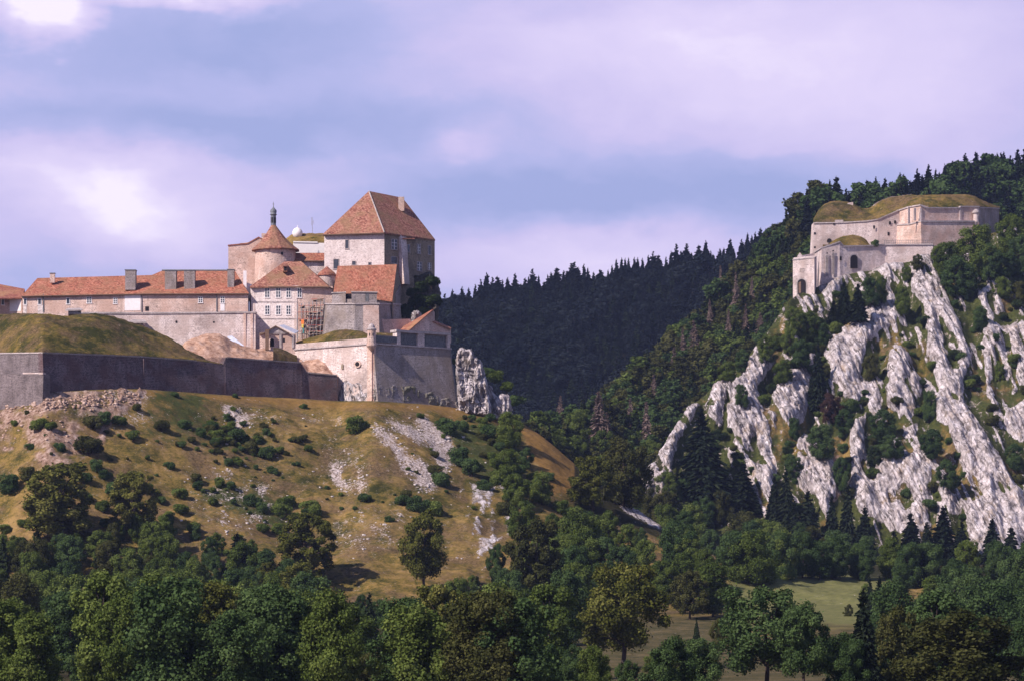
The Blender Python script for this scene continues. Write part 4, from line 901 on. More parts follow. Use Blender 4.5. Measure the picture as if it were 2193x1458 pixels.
m = MB(); wshape(m, FA, FB, [(768+7*math.cos(a)*1.0, 779.5-7.5*math.sin(a)) for a in [i*math.pi/5 for i in range(10)][::-1]], .42); f = m.build('gun_port', M['limewarm'], t)
m = MB(); wshape(m, FA, FB, [(768+4.6*math.cos(a), 779.5-5*math.sin(a)) for a in [i*math.pi/5 for i in range(10)][::-1]], .46); m.build('port_hole', M['void'], f)
m = MB(); wshape(m, FA, FB, [(733, 790), (733, 781), (735, 779), (737, 781), (737, 790)], .36); m.build('blocked_port', M['tower'], t)
t = thing('sentry_turret', 'small stone sentry turret on the corner of the bastion', 'turret', pt(795, 750, 772))
ec = (X(795.5, 771.6), 771.6); z = lambda p: Zt(p, 771.6)
MB().lathe(ec, [(.15, z(752)), (.55, z(748)), (.98, z(742.5)), (1.12, z(741)), (1.12, z(737)), (.98, z(736)), (.96, z(707))], 12).build('body', M['limewarm'], t)
MB().lathe(ec, [(1.12, z(707)), (1.12, z(704.5)), (.75, z(702)), (.72, z(699)), (.5, z(695)), (.12, z(692.5))], 12).build('cap', M['coping'], t)
m = MB()
for a_ in (-2.0, -1.2, -2.8): 
    c, s2 = math.cos(a_), math.sin(a_); p = Vector((ec[0]+c*.97, ec[1]+s2*.97)); q = Vector((-s2, c))*.10
    m.prism([tuple(p-q), tuple(p+q), tuple(p+q+Vector((c, s2))*.03), tuple(p-q+Vector((c, s2))*.03)], z(720), z(714))
m.build('loophole', M['void'], t)
gridhill('grass_bank', 628, 787, 3, lambda x: np.interp(x, [628, 786], [791.4, 774.8]), I((628, 738), (786, 725)), I((628, 735), (650, 727), (690, 717), (715, 708), (740, 705), (765, 708), (787, 715)), 9, M['grassdry'],
    'tufted dry grass bank on top of the pale bastion wall', 'grass bank', rough=.35, seed=7, sc=2)
gridhill('grass_bank', 806, 853, 3, lambda x: np.interp(x, [800, 963], [775, 788]), I((806, 721), (853, 722)), I((806, 712), (830, 713), (853, 716)), 5, M['grassdry'], 'narrow dry grass strip behind the shaded parapet of the bastion', 'grass bank', rough=.2, seed=17, sc=2)
t = thing('courtyard_wall', 'pinkish plain wall behind the bastion left of the lean-to roof', 'wall', pt(845, 712, 795))
polywall([(815, 792, 684, 740), (880, 797, 683, 740)], 1).build('wall', M['limewarm'], t)
t = thing('stone_shed', 'stone shed with steep lean-to red roof on the bastion', 'shed', pt(915, 712, 795))
m = MB(); q = [pt(868, 712, 790.6), pt(927, 664, 795.2), pt(927.5, 725, 795.2), pt(868, 725, 790.6)]; q2 = [(a+.3, b+5, c) for a, b, c in q]
b = len(m.v); m.v += q+q2; m.f += [[0, 3, 2, 1], [4, 5, 6, 7], [0, 1, 5, 4], [1, 2, 6, 5], [3, 0, 4, 7]]; m.build('gable_wall', M['limewarm'], t)
polywall([(927.5, 795.3, 689, 735), (964, 798, 704, 735), (966, 806, 704, 735)], .8).build('low_wall', M['limewarm'], t)
m = MB(); m.slab([pt(848, 708.5, 796), pt(872, 710.5, 790.2), pt(929, 661.5, 794.6), pt(918, 667, 800)], .25); m.build('roof', M['tiledark'], t)
m = MB(); m.slab([pt(926, 688, 795), pt(966, 704.5, 797.6), pt(966, 701.5, 802), pt(928, 685, 800)], .22); m.build('low_roof', M['tile'], t)

# ------------------------------------------------------------------ crags under the castle
def crag(poly, Y0, bulge, label, mat=None, seed=0, amp=1.2, sc=3.0, name='rock_outcrop', step=1.3, group=None, cat='rock', tilt=0.0, bk=5):
    x0 = min(p[0] for p in poly)-4; x1 = max(p[0] for p in poly)+4; y0 = min(p[1] for p in poly)-4; y1 = max(p[1] for p in poly)+4
    gx = np.arange(x0, x1, step); gy = np.arange(y0, y1, step); PX, PY = np.meshgrid(gx, gy, indexing='ij')
    a, b = warp(PX, PY, 3.5, 9, seed); mk = inpoly(a, b, poly)
    d = blur(mk.astype(float), bk); d = np.clip((d-.42)/.5, 0, 1); d = np.sqrt(np.clip(d, 0, 1))*mk
    Y0 = Y0(PX) if callable(Y0) else Y0+0*PX; zz_ = (HY-PY)/F*Y0; xx_ = (PX-CX)/F*Y0
    nz = (ridged(xx_/sc, zz_/(sc*2.2), 5, seed+3, .6)-.5)*amp*2+(fbm(xx_/.8, zz_/.8, 3, seed+9)-.5)*.5
    yf = Y0-d*(bulge+nz)+tilt*(zz_-zz_.min()); yb = Y0+d*bulge*.8+tilt*(zz_-zz_.min())+.3
    idx = np.arange(PX.size).reshape(PX.shape); cell = mk[:-1, :-1] & mk[1:, :-1] & mk[1:, 1:] & mk[:-1, 1:]
    q = np.stack([idx[:-1, :-1], idx[1:, :-1], idx[1:, 1:], idx[:-1, 1:]], -1)[cell][:, ::-1]
    vf = np.stack([(PX-CX)/F*yf, yf, (HY-PY)/F*yf], -1).reshape(-1, 3); vb = np.stack([(PX-CX)/F*yb, yb, (HY-PY)/F*yb], -1).reshape(-1, 3)
    v = np.concatenate([vf, vb]); qq = np.concatenate([q, q[:, ::-1]+PX.size])
    used = np.unique(qq); mp = np.zeros(len(v), int); mp[used] = np.arange(len(used)); v = v[used]; qq = mp[qq]
    L = np.array([v[:, 0].mean(), v[:, 1].mean(), v[:, 2].min()]); o = quadmesh(name, v-L, qq, mat or M['rock'], smooth=True); o.location = L; COL.objects.link(o); tag(o, label, cat, group)
    return o
crag([(980, 890), (976, 790), (980, 748), (990, 741), (998, 750), (1010, 746), (1018, 760), (1034, 775), (1040, 800), (1046, 830), (1054, 890)], 784.5, 3.0, 'tall split white rock pinnacle right of the bastion', seed=11, tilt=.12, amp=2.4, sc=2.2)
crag([(1050, 900), (1060, 850), (1072, 840), (1088, 842), (1096, 858), (1098, 900)], 786, 2.0, 'small white rock at the end of the castle spur', seed=13, tilt=.1, sc=2)
crag([(1036, 880), (1040, 820), (1052, 826), (1066, 848), (1064, 880)], 787, 1.5, 'low grey rock in the gap between the two white rocks', seed=15, tilt=.1)
crag([(716, 905), (722, 850), (728, 822), (742, 808), (754, 820), (765, 812), (780, 826), (801, 822), (803, 905)], lambda x: np.interp(x, [716, 802], [780.6, 772.0]), .8, 'white bedrock under the lit face of the bastion', seed=17, tilt=.04, amp=.5, sc=1.5)
crag([(796, 905), (800, 832), (815, 820), (835, 826), (850, 818), (872, 826), (890, 822), (905, 838), (930, 836), (945, 850), (968, 846), (980, 860), (994, 870), (998, 905)], lambda x: np.interp(x, [798, 990], [771.1, 785.7]), .8, 'streaked bedrock under the shaded side of the bastion', M['rockdull'], seed=19, tilt=.05, amp=1.0, sc=1.2)
crag([(858, 720), (862, 600), (880, 583), (905, 586), (925, 580), (938, 600), (944, 630), (940, 680), (930, 730)], 824, 5.0, 'dark overgrown crag carrying the keep', M['shaderock'], seed=23, tilt=.0, amp=1.6, name='castle_crag')
crag([(878, 700), (881, 668), (892, 662), (902, 668), (900, 700)], 801, 1.2, 'pale boulder behind the shed roof', seed=25)

# ------------------------------------------------------------------ upper fort
t = thing('hill_fort', 'pale stone fort with angular walls stepping along the cliff top', 'fort', pt(1870, 560, 1050))
U = [(1738, 1068, 482, 580), (1742, 1060, 478, 640), (1800, 1060, 477, 600), (1855, 1060, 474, 590), (1880, 1060, 470, 590), (1926, 1062, 450, 590)]
polywall(U, 4, .8).build('upper_wall', M['lime'], t)
course([(p[0], p[1], p[2]+.3) for p in U[1:]], .35, .3, .6).build('coping', M['coping'], t)
V = [(1922, 1063, 452, 560), (1947, 1057, 443.5, 560), (1972, 1052, 439.5, 560), (1982, 1052.8, 445.5, 560), (2055, 1058.6, 445.5, 560), (2057, 1058.8, 442.5, 560), (2097, 1062, 443, 560)]
polywall(V, 4, .1).build('gun_platform_wall', M['limewarm'], t)
course([(p[0], p[1], p[2]+.3) for p in V], .38, .3, .8).build('coping', M['coping'], t)
V2 = [(1922, 1061.6, 481.5, 560), (1949, 1055.4, 480.5, 560), (1972, 1050.2, 474.5, 560), (2092, 1060, 474.5, 560)]
polywall(V2, 2, 1.0).build('lower_wall', M['limewarm'], t)
course([(p[0], p[1], p[2]) for p in V2], .42, .3, 1.2).build('string_course', M['coping'], t)
polywall([(2097.2, 1062.1, 445, 560), (2139, 1079, 447, 560)], 3, .4).build('end_wall', M['grey'], t)
course([(2097.2, 1062, 445), (2139, 1079, 447)], .38, .25, .8).build('coping', M['coping'], t)
m = MB(); wbox(m, (1972, 1052), (2097, 1062), 1945, 1949, 443.5, 479, 0.0, .3)
for c in (1972, 1959, 2056): wbox(m, (1972, 1052), (2097, 1062), c-2, c+2, 446, 473, .22, .3)
m.build('quoin', M['lime'], t)
for c, y0 in ((1872, 487), (1903, 501), (1917, 476), (1906, 478)): opening(t, (1880, 1060-.4), (1926, 1062-.4), c-2, c+2, y0-3.5, y0+3.5, 'loophole')
opening(t, (1742, 1059.4), (1855, 1059.4), 1771, 1781, 511, 520, 'gun_port', arch=True)
for a, b in ((1784, 480), (1743, 500), (1743, 530)): opening(t, (1742, 1059.8), (1855, 1059.8), a, a+4, b-2, b+2, 'loophole')
m = MB(); wbox(m, (1742, 1060), (1855, 1060), 1789, 1806, 471.5, 477.4, .1, 1.5); m.build('merlon', M['coping'], t)
Wl = [(1745, 1054, 541, 680), (1760, 1038, 531.5, 680), (1798, 1039.5, 518, 660), (1806, 1040.3, 527.6, 650), (1841, 1043, 527, 620), (1868, 1045, 526.5, 620), (1895, 1047, 524, 620), (1998, 1048, 523.5, 620), (2001, 1060, 523, 620)]
polywall(Wl, 2, .5).build('terrace_wall', M['lime'], t)
course([(p[0], p[1], p[2]) for p in Wl[:4]], .35, .3, .8).build('coping', M['coping'], t)
course([(p[0], p[1], p[2]+.2) for p in Wl[3:8]], .4, .35, 1.0).build('coping', M['coping'], t)
m = MB(); m.prism([(X(1762, 1041), 1041), (X(1806, 1043), 1043), (X(1868, 1047), 1047), (X(1998, 1049), 1049), (X(1998, 1062), 1062), (X(1762, 1062), 1062)], Zt(620, 1045), Zt(527.6, 1045)); m.build('terrace', M['grassdry'], t)
A, B = (1760, 1037.5), (1798, 1039)
for a, b, c, d_ in ((1768.5, 1773.5, 547, 592), (1782, 1786.5, 542, 588)): 
    m = MB(); wshape(m, A, B, archpts(a-1, b+1, c-1, d_), .10); o = m.build('blind_arch', M['coping'], t)
    m = MB(); wshape(m, A, B, archpts(a, b, c, d_), .14); m.build('arch_infill', M['grey'], o)
opening(t, A, B, 1783, 1786, 536, 539, 'loophole'); opening(t, A, B, 1770, 1773, 541, 544, 'loophole')
A, B = (1806, 1039.8), (1841, 1042.5)
opening(t, (1798, 1039), (1806.4, 1039.8), 1798.5, 1802.5, 549, 558, 'window', arch=True)
m = MB(); wshape(m, A, B, archpts(1819, 1838, 544, 575), .08); o = m.build('arch_surround', M['coping'], t)
m = MB(); wshape(m, A, B, archpts(1821, 1836, 546.5, 575), .13); m.build('arched_opening', M['void'], o)
m = MB()
for k in range(27): c = 1894+k*4.0; m.tube(pt(c, 524, 1047.6), pt(c, 514.5, 1047.6), .05, n=4)
for q in (515, 519.5): m.tube(pt(1894, q, 1047.6), pt(1998, q, 1047.6), .06, n=4)
m.build('railing', M['lead'], t)
t = thing('gate_tower', 'square stone gate tower with arched doorway at the left end of the fort', 'tower', pt(1720, 628, 1026))
A, B = (1698, 1027), (1745, 1024)
m = MB(); q = [(X(1698, 1027), 1027), (X(1744, 1024), 1024), (X(1749, 1034), 1034), (X(1700, 1036), 1036)]
m.hexa([(x, y-.25*(i < 2), Zt(660, 1026)) for i, (x, y) in enumerate(q)], [(q[0][0], q[0][1], Zt(557, 1027)), (q[1][0], q[1][1], Zt(552.5, 1024)), (q[2][0], q[2][1], Zt(548, 1034)), (q[3][0], q[3][1], Zt(552, 1036))]); m.build('wall', M['lime'], t)
course([(1697.5, 1027, 556.4), (1745, 1024, 552)], .3, .2, .7).build('coping', M['coping'], t)
m = MB(); wshape(m, A, B, archpts(1706, 1729, 595, 636), .22); o = m.build('arch_surround', M['coping'], t)
m = MB(); wshape(m, A, B, archpts(1708.5, 1726.5, 598, 636), .27); o = m.build('doorway', M['void'], t)
m = MB(); wshape(m, A, B, [(1711, 628), (1711, 606), (1716, 603), (1716, 628)], .30); m.build('door', M['wood'], o)
m = MB(); [wbox(m, A, B, a, a+1.6, 577, 584, .12, 0) for a in (1713, 1717, 1721)]; wbox(m, A, B, 1713, 1722.6, 575.4, 577, .12, 0); m.build('carved_panel', M['grey'], t)
t = thing('ruined_wall', 'low broken wall behind the gate tower of the fort', 'wall', pt(1725, 553, 1042))
polywall([(1708, 1040, 548, 640), (1713, 1040, 541, 640), (1718, 1040, 547, 640), (1742, 1042, 543, 640)], 1).build('wall', M['lime'], t)
t = thing('sentry_turret', 'small domed sentry turret on the corner of the hill fort', 'turret', pt(2090, 478, 1059))
ec = (X(2090, 1060), 1060.0); z = lambda p: Zt(p, 1060)
MB().lathe(ec, [(.2, z(484)), (.75, z(477)), (.85, z(475)), (.8, z(474)), (.78, z(457))], 12).build('body', M['lime'], t)
MB().lathe(ec, [(1.15, z(457)), (1.15, z(455)), (.95, z(452)), (.5, z(449.5)), (.12, z(448))], 12).build('cap', M['coping'], t)
uy = I((1741, 1060.3), (1926, 1062.3), (1947, 1057.5), (1972, 1052.5), (2097, 1062.5), (2139, 1079))
gridhill('grass_mound', 1742, 2139, 3, lambda x: uy(x)+.4, I((1741, 477.5), (1800, 476.5), (1855, 473.5), (1880, 469.5), (1926, 449.5), (1947, 443), (1972, 439.2), (1982, 444), (2055, 445), (2097, 443), (2139, 446)),
    I((1742, 470), (1746, 463), (1753, 450), (1765, 438), (1780, 431.5), (1797, 430), (1815, 433), (1830, 438), (1848, 447), (1862, 446), (1876, 437), (1890, 429), (1910, 423), (1945, 419), (1990, 418), (2040, 416.5), (2075, 417), (2088, 421), (2100, 428), (2122, 438), (2139, 446)), 16, M['grass'],
    'rolling olive turf mound covering the hill fort', rough=.9, seed=31, sc=4)
gridhill('heather_bank', 1862, 1950, 3, lambda x: uy(x)+13, I((1862, 455), (1905, 436), (1950, 424)), I((1862, 447), (1876, 435), (1890, 427.5), (1910, 421.5), (1950, 417.5)), 5, M['moor'], 'purplish stony bank on the back of the turf mound of the fort', 'bank', rough=.5, seed=33, sc=2)
gridhill('grass_hump', 1776, 1862, 3, lambda x: np.interp(x, [1776, 1806, 1862], [1041, 1042.5, 1047]), I((1776, 527), (1798, 520), (1806, 528.5), (1862, 527.5)), I((1776, 522), (1788, 514), (1805, 506), (1825, 503.5), (1845, 507), (1856, 515), (1862, 525)), 7, M['grassdry'],
    'rounded dry grass hump on the lower terrace of the fort', rough=.3, seed=35, sc=2)
for i, (a, b, c, d_) in enumerate(((1813, 1827, 434, 441), (1868, 1886, 438, 450), (1900, 1910, 436, 444))):
    m = MB(); Y = 1073; m.hexa([(X(a, Y), Y, Zt(d_, Y)), (X(b, Y), Y, Zt(d_, Y)), (X(b, Y+1), Y+1.5, Zt(d_, Y)), (X(a, Y+1), Y+1.5, Zt(d_, Y))], [(X(a+3, Y), Y, Zt(c+1, Y)), (X(b, Y), Y, Zt(c-1, Y)), (X(b, Y), Y+1.2, Zt(c-1, Y)), (X(a+3, Y), Y+1.2, Zt(c+1, Y))])
    o = m.build('stone_vent', M['lime']); tag(o, ['small pale stone vent block left on the fort mound', 'sloping pale stone block in the dip of the fort mound', 'tiny pale stone block on the purplish bank of the fort'][i], 'stone block')
# ------------------------------------------------------------------ tree prototypes (unit height), shared by all copies
def quads(C, N, size, rng, asp=1.0):
    n = len(C); N = N/(np.linalg.norm(N, axis=1, keepdims=True)+1e-9)
    r = rng.normal(size=(n, 3)); T = np.cross(N, r); T /= np.linalg.norm(T, axis=1, keepdims=True)+1e-9; B = np.cross(N, T)
    s = (size*rng.uniform(.6, 1.35, n))[:, None]
    k = rng.uniform(.55, 1, (n, 1))
    v = np.stack([C-T*s-B*s*asp*k, C+T*s*k-B*s*asp, C+T*s+B*s*asp*k, C-T*s*k+B*s*asp], 1)
    return v.reshape(-1, 3)
def tubes(segs, n=6):
    V = []; Fc = []
    for p0, p1, r0, r1 in segs:
        p0 = np.array(p0, float); p1 = np.array(p1, float); d = p1-p0; d /= np.linalg.norm(d)+1e-9
        a = np.cross(d, [0, 0, 1.0] if abs(d[2]) < .9 else [1.0, 0, 0]); a /= np.linalg.norm(a); c = np.cross(d, a); b = len(V)
        for p, r in ((p0, r0), (p1, r1)):
            for i in range(n): t = 2*math.pi*i/n; V.append(p+a*r*math.cos(t)+c*r*math.sin(t))
        for i in range(n): j = (i+1) % n; Fc.append([b+i, b+j, b+n+j, b+n+i])
    return np.array(V), np.array(Fc)
def limb(rng, p0, p1, r0, r1, segs, k=4, wob=.02):
    p = np.array(p0, float); q = np.array(p1, float); last = p
    for i in range(1, k+1):
        f = i/k; c = p+(q-p)*f+rng.normal(size=3)*wob*(1 if i < k else 0); segs.append((last, c, r0+(r1-r0)*(i-1)/k, r0+(r1-r0)*f)); last = c
def broad(seed, n, size, K=44, w=.30, cz=.53, rz=.45, trunk=.12, clump=1.0, lean=0.0, dome=.30):
    rng = np.random.default_rng(seed); L = []
    for i in range(K):
        zt = (i+.5)/K; a = i*2.39996+rng.uniform(-.5, .5)
        prof = math.sqrt(max(.02, 1-(2*abs(zt-.42)/1.25)**2.4)) if zt > .42 else .62+.38*math.sin(zt/.42*math.pi/2)
        r = w*prof*rng.uniform(.45, 1.0)*(1 if rng.random() < .8 else .4)
        L.append((math.cos(a)*r, math.sin(a)*r, cz-rz*.88+2*rz*.88*zt+rng.normal()*.02, rng.uniform(.065, .125)*clump*(1-.25*zt), rng.uniform(0, 1)))
    L.append((0, 0, cz+rz*.84, .075, .6)); L = np.array(L)
    wt = L[:, 3]**2; k = rng.choice(len(L), n, p=wt/wt.sum()); d = rng.normal(size=(n, 3)); d /= np.linalg.norm(d, axis=1, keepdims=True)
    rr = L[k, 3]*rng.uniform(.30, 1.0, n)**.45*(1+.20*rng.normal(size=n))
    C = L[k, :3]+d*rr[:, None]; C[:, 0] += lean*(C[:, 2]-.3)
    out = C-np.array([0, 0, cz-.1]); out /= np.linalg.norm(out, axis=1, keepdims=True)+1e-6
    N = d*.8+out*.5+rng.normal(size=(n, 3))*.75
    V = quads(C, N, size, rng); tone = np.clip(L[k, 4]*.45+rng.uniform(0, .55, n)**1.2, 0, 1)
    segs = []; limb(rng, (0, 0, -.05), (lean*.1, 0, cz+.1), .022, .010, segs, 6, .006)
    for i in rng.choice(len(L)-1, 14, replace=False):
        z0 = max(trunk*.8, min(L[i, 2]-.10, cz)); limb(rng, (0, 0, z0), (L[i, 0], L[i, 1], L[i, 2]), .009, .003, segs, 4, .010)
    return V, np.repeat(tone, 4), tubes(segs)
def spruce(seed, nb=430, base=.07, R=.17, dead=False, fat=1.0, powr=.85):
    rng = np.random.default_rng(seed); V = []; T = []; segs = []
    limb(rng, (0, 0, -.05), (0, 0, .985), .015, .002, segs, 8, .002)
    side = rng.uniform(.75, 1.2, 9)
    for l in range(nb):
        f = 1-math.sqrt(rng.random()) if not dead else rng.random(); f = min(f*1.02, .985)
        z = base+(1-base)*f; a = rng.uniform(0, 2*math.pi)
        ln = (R*((1-f)**powr)*side[int(a/6.2832*9) % 9]+.012)*rng.uniform(.55, 1.12); dr = rng.uniform(.25, .65) if f < .8 else rng.uniform(-.5, .2)
        ca, sa = math.cos(a), math.sin(a); m = 4; tn = rng.uniform(0, 1)
        if dead or l % 5 == 0: segs.append(((0, 0, z), (ca*ln, sa*ln, z-dr*ln), .0026, .0008))
        for j in range(m):
            g = (j+.5)/m; c = np.array([ca*ln*g, sa*ln*g, z-dr*ln*g*g])+rng.normal(size=3)*.004
            hw = (.010+.016*(1-g))*(.6+.9*(1-f))*fat*rng.uniform(.7, 1.3); hl = ln/m*.62+.003
            if dead: hw *= .42
            tl = rng.normal()*.6; tx = np.array([-sa, ca, tl]); tx /= np.linalg.norm(tx); rx = np.array([ca, sa, -dr*1.3])
            V += [c-rx*hl-tx*hw, c+rx*hl-tx*hw*.4, c+rx*hl*1.25+tx*hw*.3, c-rx*hl+tx*hw]
            T.append(np.clip(tn*.45+rng.random()*(.25+g*.45), 0, 1))
            hh = hw*1.3; V += [c-rx*hl*.9, c+rx*hl, c+rx*hl*.8+np.array([0, 0, -hh]), c-rx*hl*.7+np.array([0, 0, -hh*1.5])]; T.append(np.clip(tn*.3+rng.random()*.3, 0, 1))
    V = np.array(V); T = np.repeat(np.array(T), 4)
    return V, T, tubes(segs, 5)
def bushp(seed, n, size, K=12):
    rng = np.random.default_rng(seed); L = []
    for i in range(K):
        a = rng.uniform(0, 2*math.pi); r = rng.uniform(0, .34); L.append((math.cos(a)*r, math.sin(a)*r, rng.uniform(.16, .66)*(1-r*1.0), rng.uniform(.16, .27), rng.random()))
    L = np.array(L); k = rng.integers(0, K, n); d = rng.normal(size=(n, 3)); d /= np.linalg.norm(d, axis=1, keepdims=True); d[:, 2] = np.where(rng.random(n) < .4, abs(d[:, 2]), d[:, 2])
    C = L[k, :3]+d*(L[k, 3]*rng.uniform(.4, 1.05, n)**.5)[:, None]; C[:, 2] = np.maximum(C[:, 2], -.02)
    V = quads(C, d+rng.normal(size=(n, 3))*.6, size, rng); T = np.repeat(np.clip(L[k, 4]*.5+rng.uniform(0, .5, n), 0, 1), 4)
    segs = []; 
    for i in range(5): limb(rng, (0, 0, -.1), tuple(L[i, :3]), .02, .008, segs, 3, .01)
    return V, T, tubes(segs, 5)
def mesh_of(name, V, T, m):
    q = np.arange(len(V)).reshape(-1, 4); o = quadmesh(name, V, q, m, {'tone': T}); return o.data
def joined(name, pr, ml, mt):
    V, T, (tv, tf) = pr; q = np.concatenate([np.arange(len(V)).reshape(-1, 4), tf+len(V)]); mi = np.concatenate([np.zeros(len(V)//4), np.ones(len(tf))])
    return quadmesh(name, np.concatenate([V, tv]), q, None, {'tone': np.concatenate([T, np.zeros(len(tv))])}, mats=[ml, mt], midx=mi).data
def two(name, pr): return (mesh_of('crown', pr[0], pr[1], M['green']), quadmesh('trunk', pr[2][0], pr[2][1], M['bark'], smooth=True).data)
BROAD = [two('b', broad(100+i, 21000, .0086, K=k_, w=w_, clump=cl, trunk=.14)) for i, (k_, w_, cl) in enumerate(((44, .29, 1.0), (38, .26, 1.0), (52, .33, .95), (40, .28, 1.1), (48, .31, 1.0), (56, .27, .85)))]
FIELD = [two('f', broad(130+i, 21000, .0086, K=k_, w=w_, cz=.60, rz=.38, clump=cl, trunk=.26)) for i, (k_, w_, cl) in enumerate(((46, .36, .95), (40, .33, .95), (50, .40, .9)))]
CLUMPY = [two('c', broad(140+i, 19000, .0090, K=58, w=.33, cz=.56, rz=.42, clump=.74, trunk=.2)) for i in range(3)]
SHRUBBY = [two('s', broad(150+i, 19000, .0098, K=36, w=.36, cz=.48, rz=.47, clump=1.2, trunk=.05)) for i in range(3)]
MID = [joined('crown', broad(160+i, 3600, .021, K=26, w=.30, cz=.52, rz=.46, clump=1.15), M['green'], M['bark']) for i in range(4)]
SPR = [two('p', spruce(200+i, R=r, nb=n_, base=bs)) for i, (r, n_, bs) in enumerate(((.17, 820, .04), (.14, 700, .07), (.20, 900, .03), (.155, 680, .09)))]
SPM = [joined('crown', spruce(220+i, nb=300, R=r, base=.08, fat=1.9), M['needle'], M['bark']) for i, r in enumerate((.17, .14, .20, .16))]
DEAD = [two('d', spruce(240+i, nb=340, R=.15, base=.15, dead=True, powr=.9, fat=1.5)) for i in range(3)]
BUSH = [joined('bush', bushp(260+i, 5200, .021, K=k), M['green'], M['bark']) for i, k in enumerate((12, 9, 15, 11))]
RND = random.Random(77)
LW = {'B': .37, 'F': .44, 'C': .37, 'H': .44, 'M': .38, 'S': .18, 'T': .17, 'D': .15, 'U': .46}
KN = {'F': 'broadleaf_tree', 'B': 'broadleaf_tree', 'C': 'broadleaf_tree', 'H': 'bushy_tree', 'M': 'broadleaf_tree', 'S': 'spruce_tree', 'T': 'spruce_tree', 'D': 'dead_spruce_tree', 'U': 'bush'}
CT = {'F': 'tree', 'B': 'tree', 'C': 'tree', 'H': 'tree', 'M': 'tree', 'S': 'conifer', 'T': 'conifer', 'D': 'dead tree', 'U': 'bush'}
PR = {'F': FIELD, 'B': BROAD, 'C': CLUMPY, 'H': SHRUBBY, 'M': MID, 'S': SPR, 'T': SPM, 'D': DEAD, 'U': BUSH}
CNT = {}
def plant(kind, px, Y, z, h, mat, label, group=None, w=None, tmat='bark', var=None):
    """one tree: an Empty with crown and trunk, or one mesh where it is too small to show them"""
    k = RND.randrange(len(PR[kind])) if var is None else var
    p = PR[kind][k]; sx = h if w is None else w/(2*LW[kind]); nm = KN[kind]; CNT[nm] = CNT.get(nm, 0)+1
    rot = RND.uniform(0, 6.28)
    if isinstance(p, tuple):
        r = thing(nm, label, CT[kind], (X(px, Y), Y, z), group)
        for me, pn, mm in ((p[0], 'crown', mat), (p[1], 'trunk', tmat)):
            o = bpy.data.objects.new(pn, me); COL.objects.link(o); o.parent = r; o.scale = (sx, sx, h); o.rotation_euler = (0, 0, rot)
            o.material_slots[0].link = 'OBJECT'; o.material_slots[0].material = M[mm]
        return r
    o = bpy.data.objects.new(nm, p); COL.objects.link(o); o.location = (X(px, Y), Y, z); o.scale = (sx, sx, h); o.rotation_euler = (0, 0, rot)
    o.material_slots[0].link = 'OBJECT'; o.material_slots[0].material = M[mat]
    return tag(o, label, CT[kind], group)
def at(sheet, px, base):
    s = sheet.surf(px, base)
    if s is None:
        i = int(np.clip(round((px-sheet.px[0])/(sheet.px[1]-sheet.px[0])), 0, len(sheet.px)-1)); q = HY-sheet.Z[i]/sheet.Y[i]*F; j = int(np.argmin(q)); return float(sheet.Y[i, j]), float(sheet.Z[i, j])
    return s
def tree(kind, sheet, px, top, base, wpx, mat, label, group=None, tmat='bark', var=None):
    Y, z = at(sheet, px, base); h = Zt(top, Y)-z; return plant(kind, px, Y, z-.2, max(h, 1), mat, label, group, None if wpx is None else wpx/F*Y, tmat, var)

# ------------------------------------------------------------------ trees one can point to
tree('C', HS, 130, 985, 1165, 200, 'yellow_leaf', 'big spreading yellow green tree at the left of the castle slope')
tree('C', HS, 285, 1003, 1150, 130, 'yellow_leaf', 'smaller yellow green tree right of the big spreading one on the left slope')
tree('C', HS, 655, 1092, 1252, 150, 'yellow_leaf', 'round bright yellow green tree below the left middle of the slope')
tree('C', HS, 640, 1200, 1335, 130, 'yellow_leaf', 'yellow green tree directly in front of the round bright one')
tree('F', HS, 908, 1092, 1272, 135, 'yellow_leaf', 'dense yellow green tree with a bare trunk in the middle of the slope foot', var=1)
tree('F', HS, 1335, 1198, 1432, 225, 'yellow_leaf', 'broad yellow green tree with thick trunk in the brown field', var=2)
tree('F', HS, 1640, 1248, 1475, 250, 'bluegreen', 'wide dark green tree with forked trunk at the bottom right of the field', var=2)
tree('F', HS, 1722, 1288, 1480, 160, 'bluegreen', 'narrow dark tree on a straight trunk touching the wide dark one', var=1)
tree('H', HS, 2065, 1292, 1500, 320, 'olive', 'very large round olive brown tree in the bottom right corner', var=0)
tree('C', HS, 1150, 1108, 1320, 150, 'olive', 'tall olive brown tree with clumpy crown right of the rocky outcrop')
tree('C', HS, 1268, 972, 1095, 120, 'yellow_leaf', 'mottled yellow green tree at the foot of the straw coloured spur')
tree('H', HS, 1335, 930, 1085, 135, 'olive', 'rounded olive tree below the grey dead spruce in the valley')
tree('B', HS, 1090, 878, 960, 70, 'green', 'dense green tree at the top of the castle spur', var=0)
tree('H', HS, 1083, 955, 1030, 75, 'green', 'green tree just below the topmost tree of the spur')
tree('H', HS, 1125, 955, 1000, 46, 'bluegreen', 'small dark green tree beside the straw coloured spur')
tree('B', HS, 1104, 1010, 1085, 75, 'green', 'bright green tree halfway down the spur')
tree('B', HS, 1160, 1005, 1080, 66, 'green', 'green tree below the straw coloured slope of the spur')
tree('H', HS, 1118, 1065, 1150, 80, 'green', 'broad green tree above the tall olive brown tree')
tree('H', HS, 1062, 1160, 1235, 52, 'bluegreen', 'small dark tree at the foot of the rocky outcrop')
tree('S', HS, 508, 1135, 1240, 70, 'needle', 'dark conifer standing alone in the lower left wood')
tree('H', HS, 1538, 1318, 1400, 44, 'olive', 'thin upright bush alone in the brown field')
tree('S', HS, 1492, 1318, 1372, 16, 'needlegreen', 'tiny young conifer in the brown field')
tree('S', CL, 1502, 872, 1060, 118, 'needle', 'largest dark conifer standing before the white cliff', var=2)
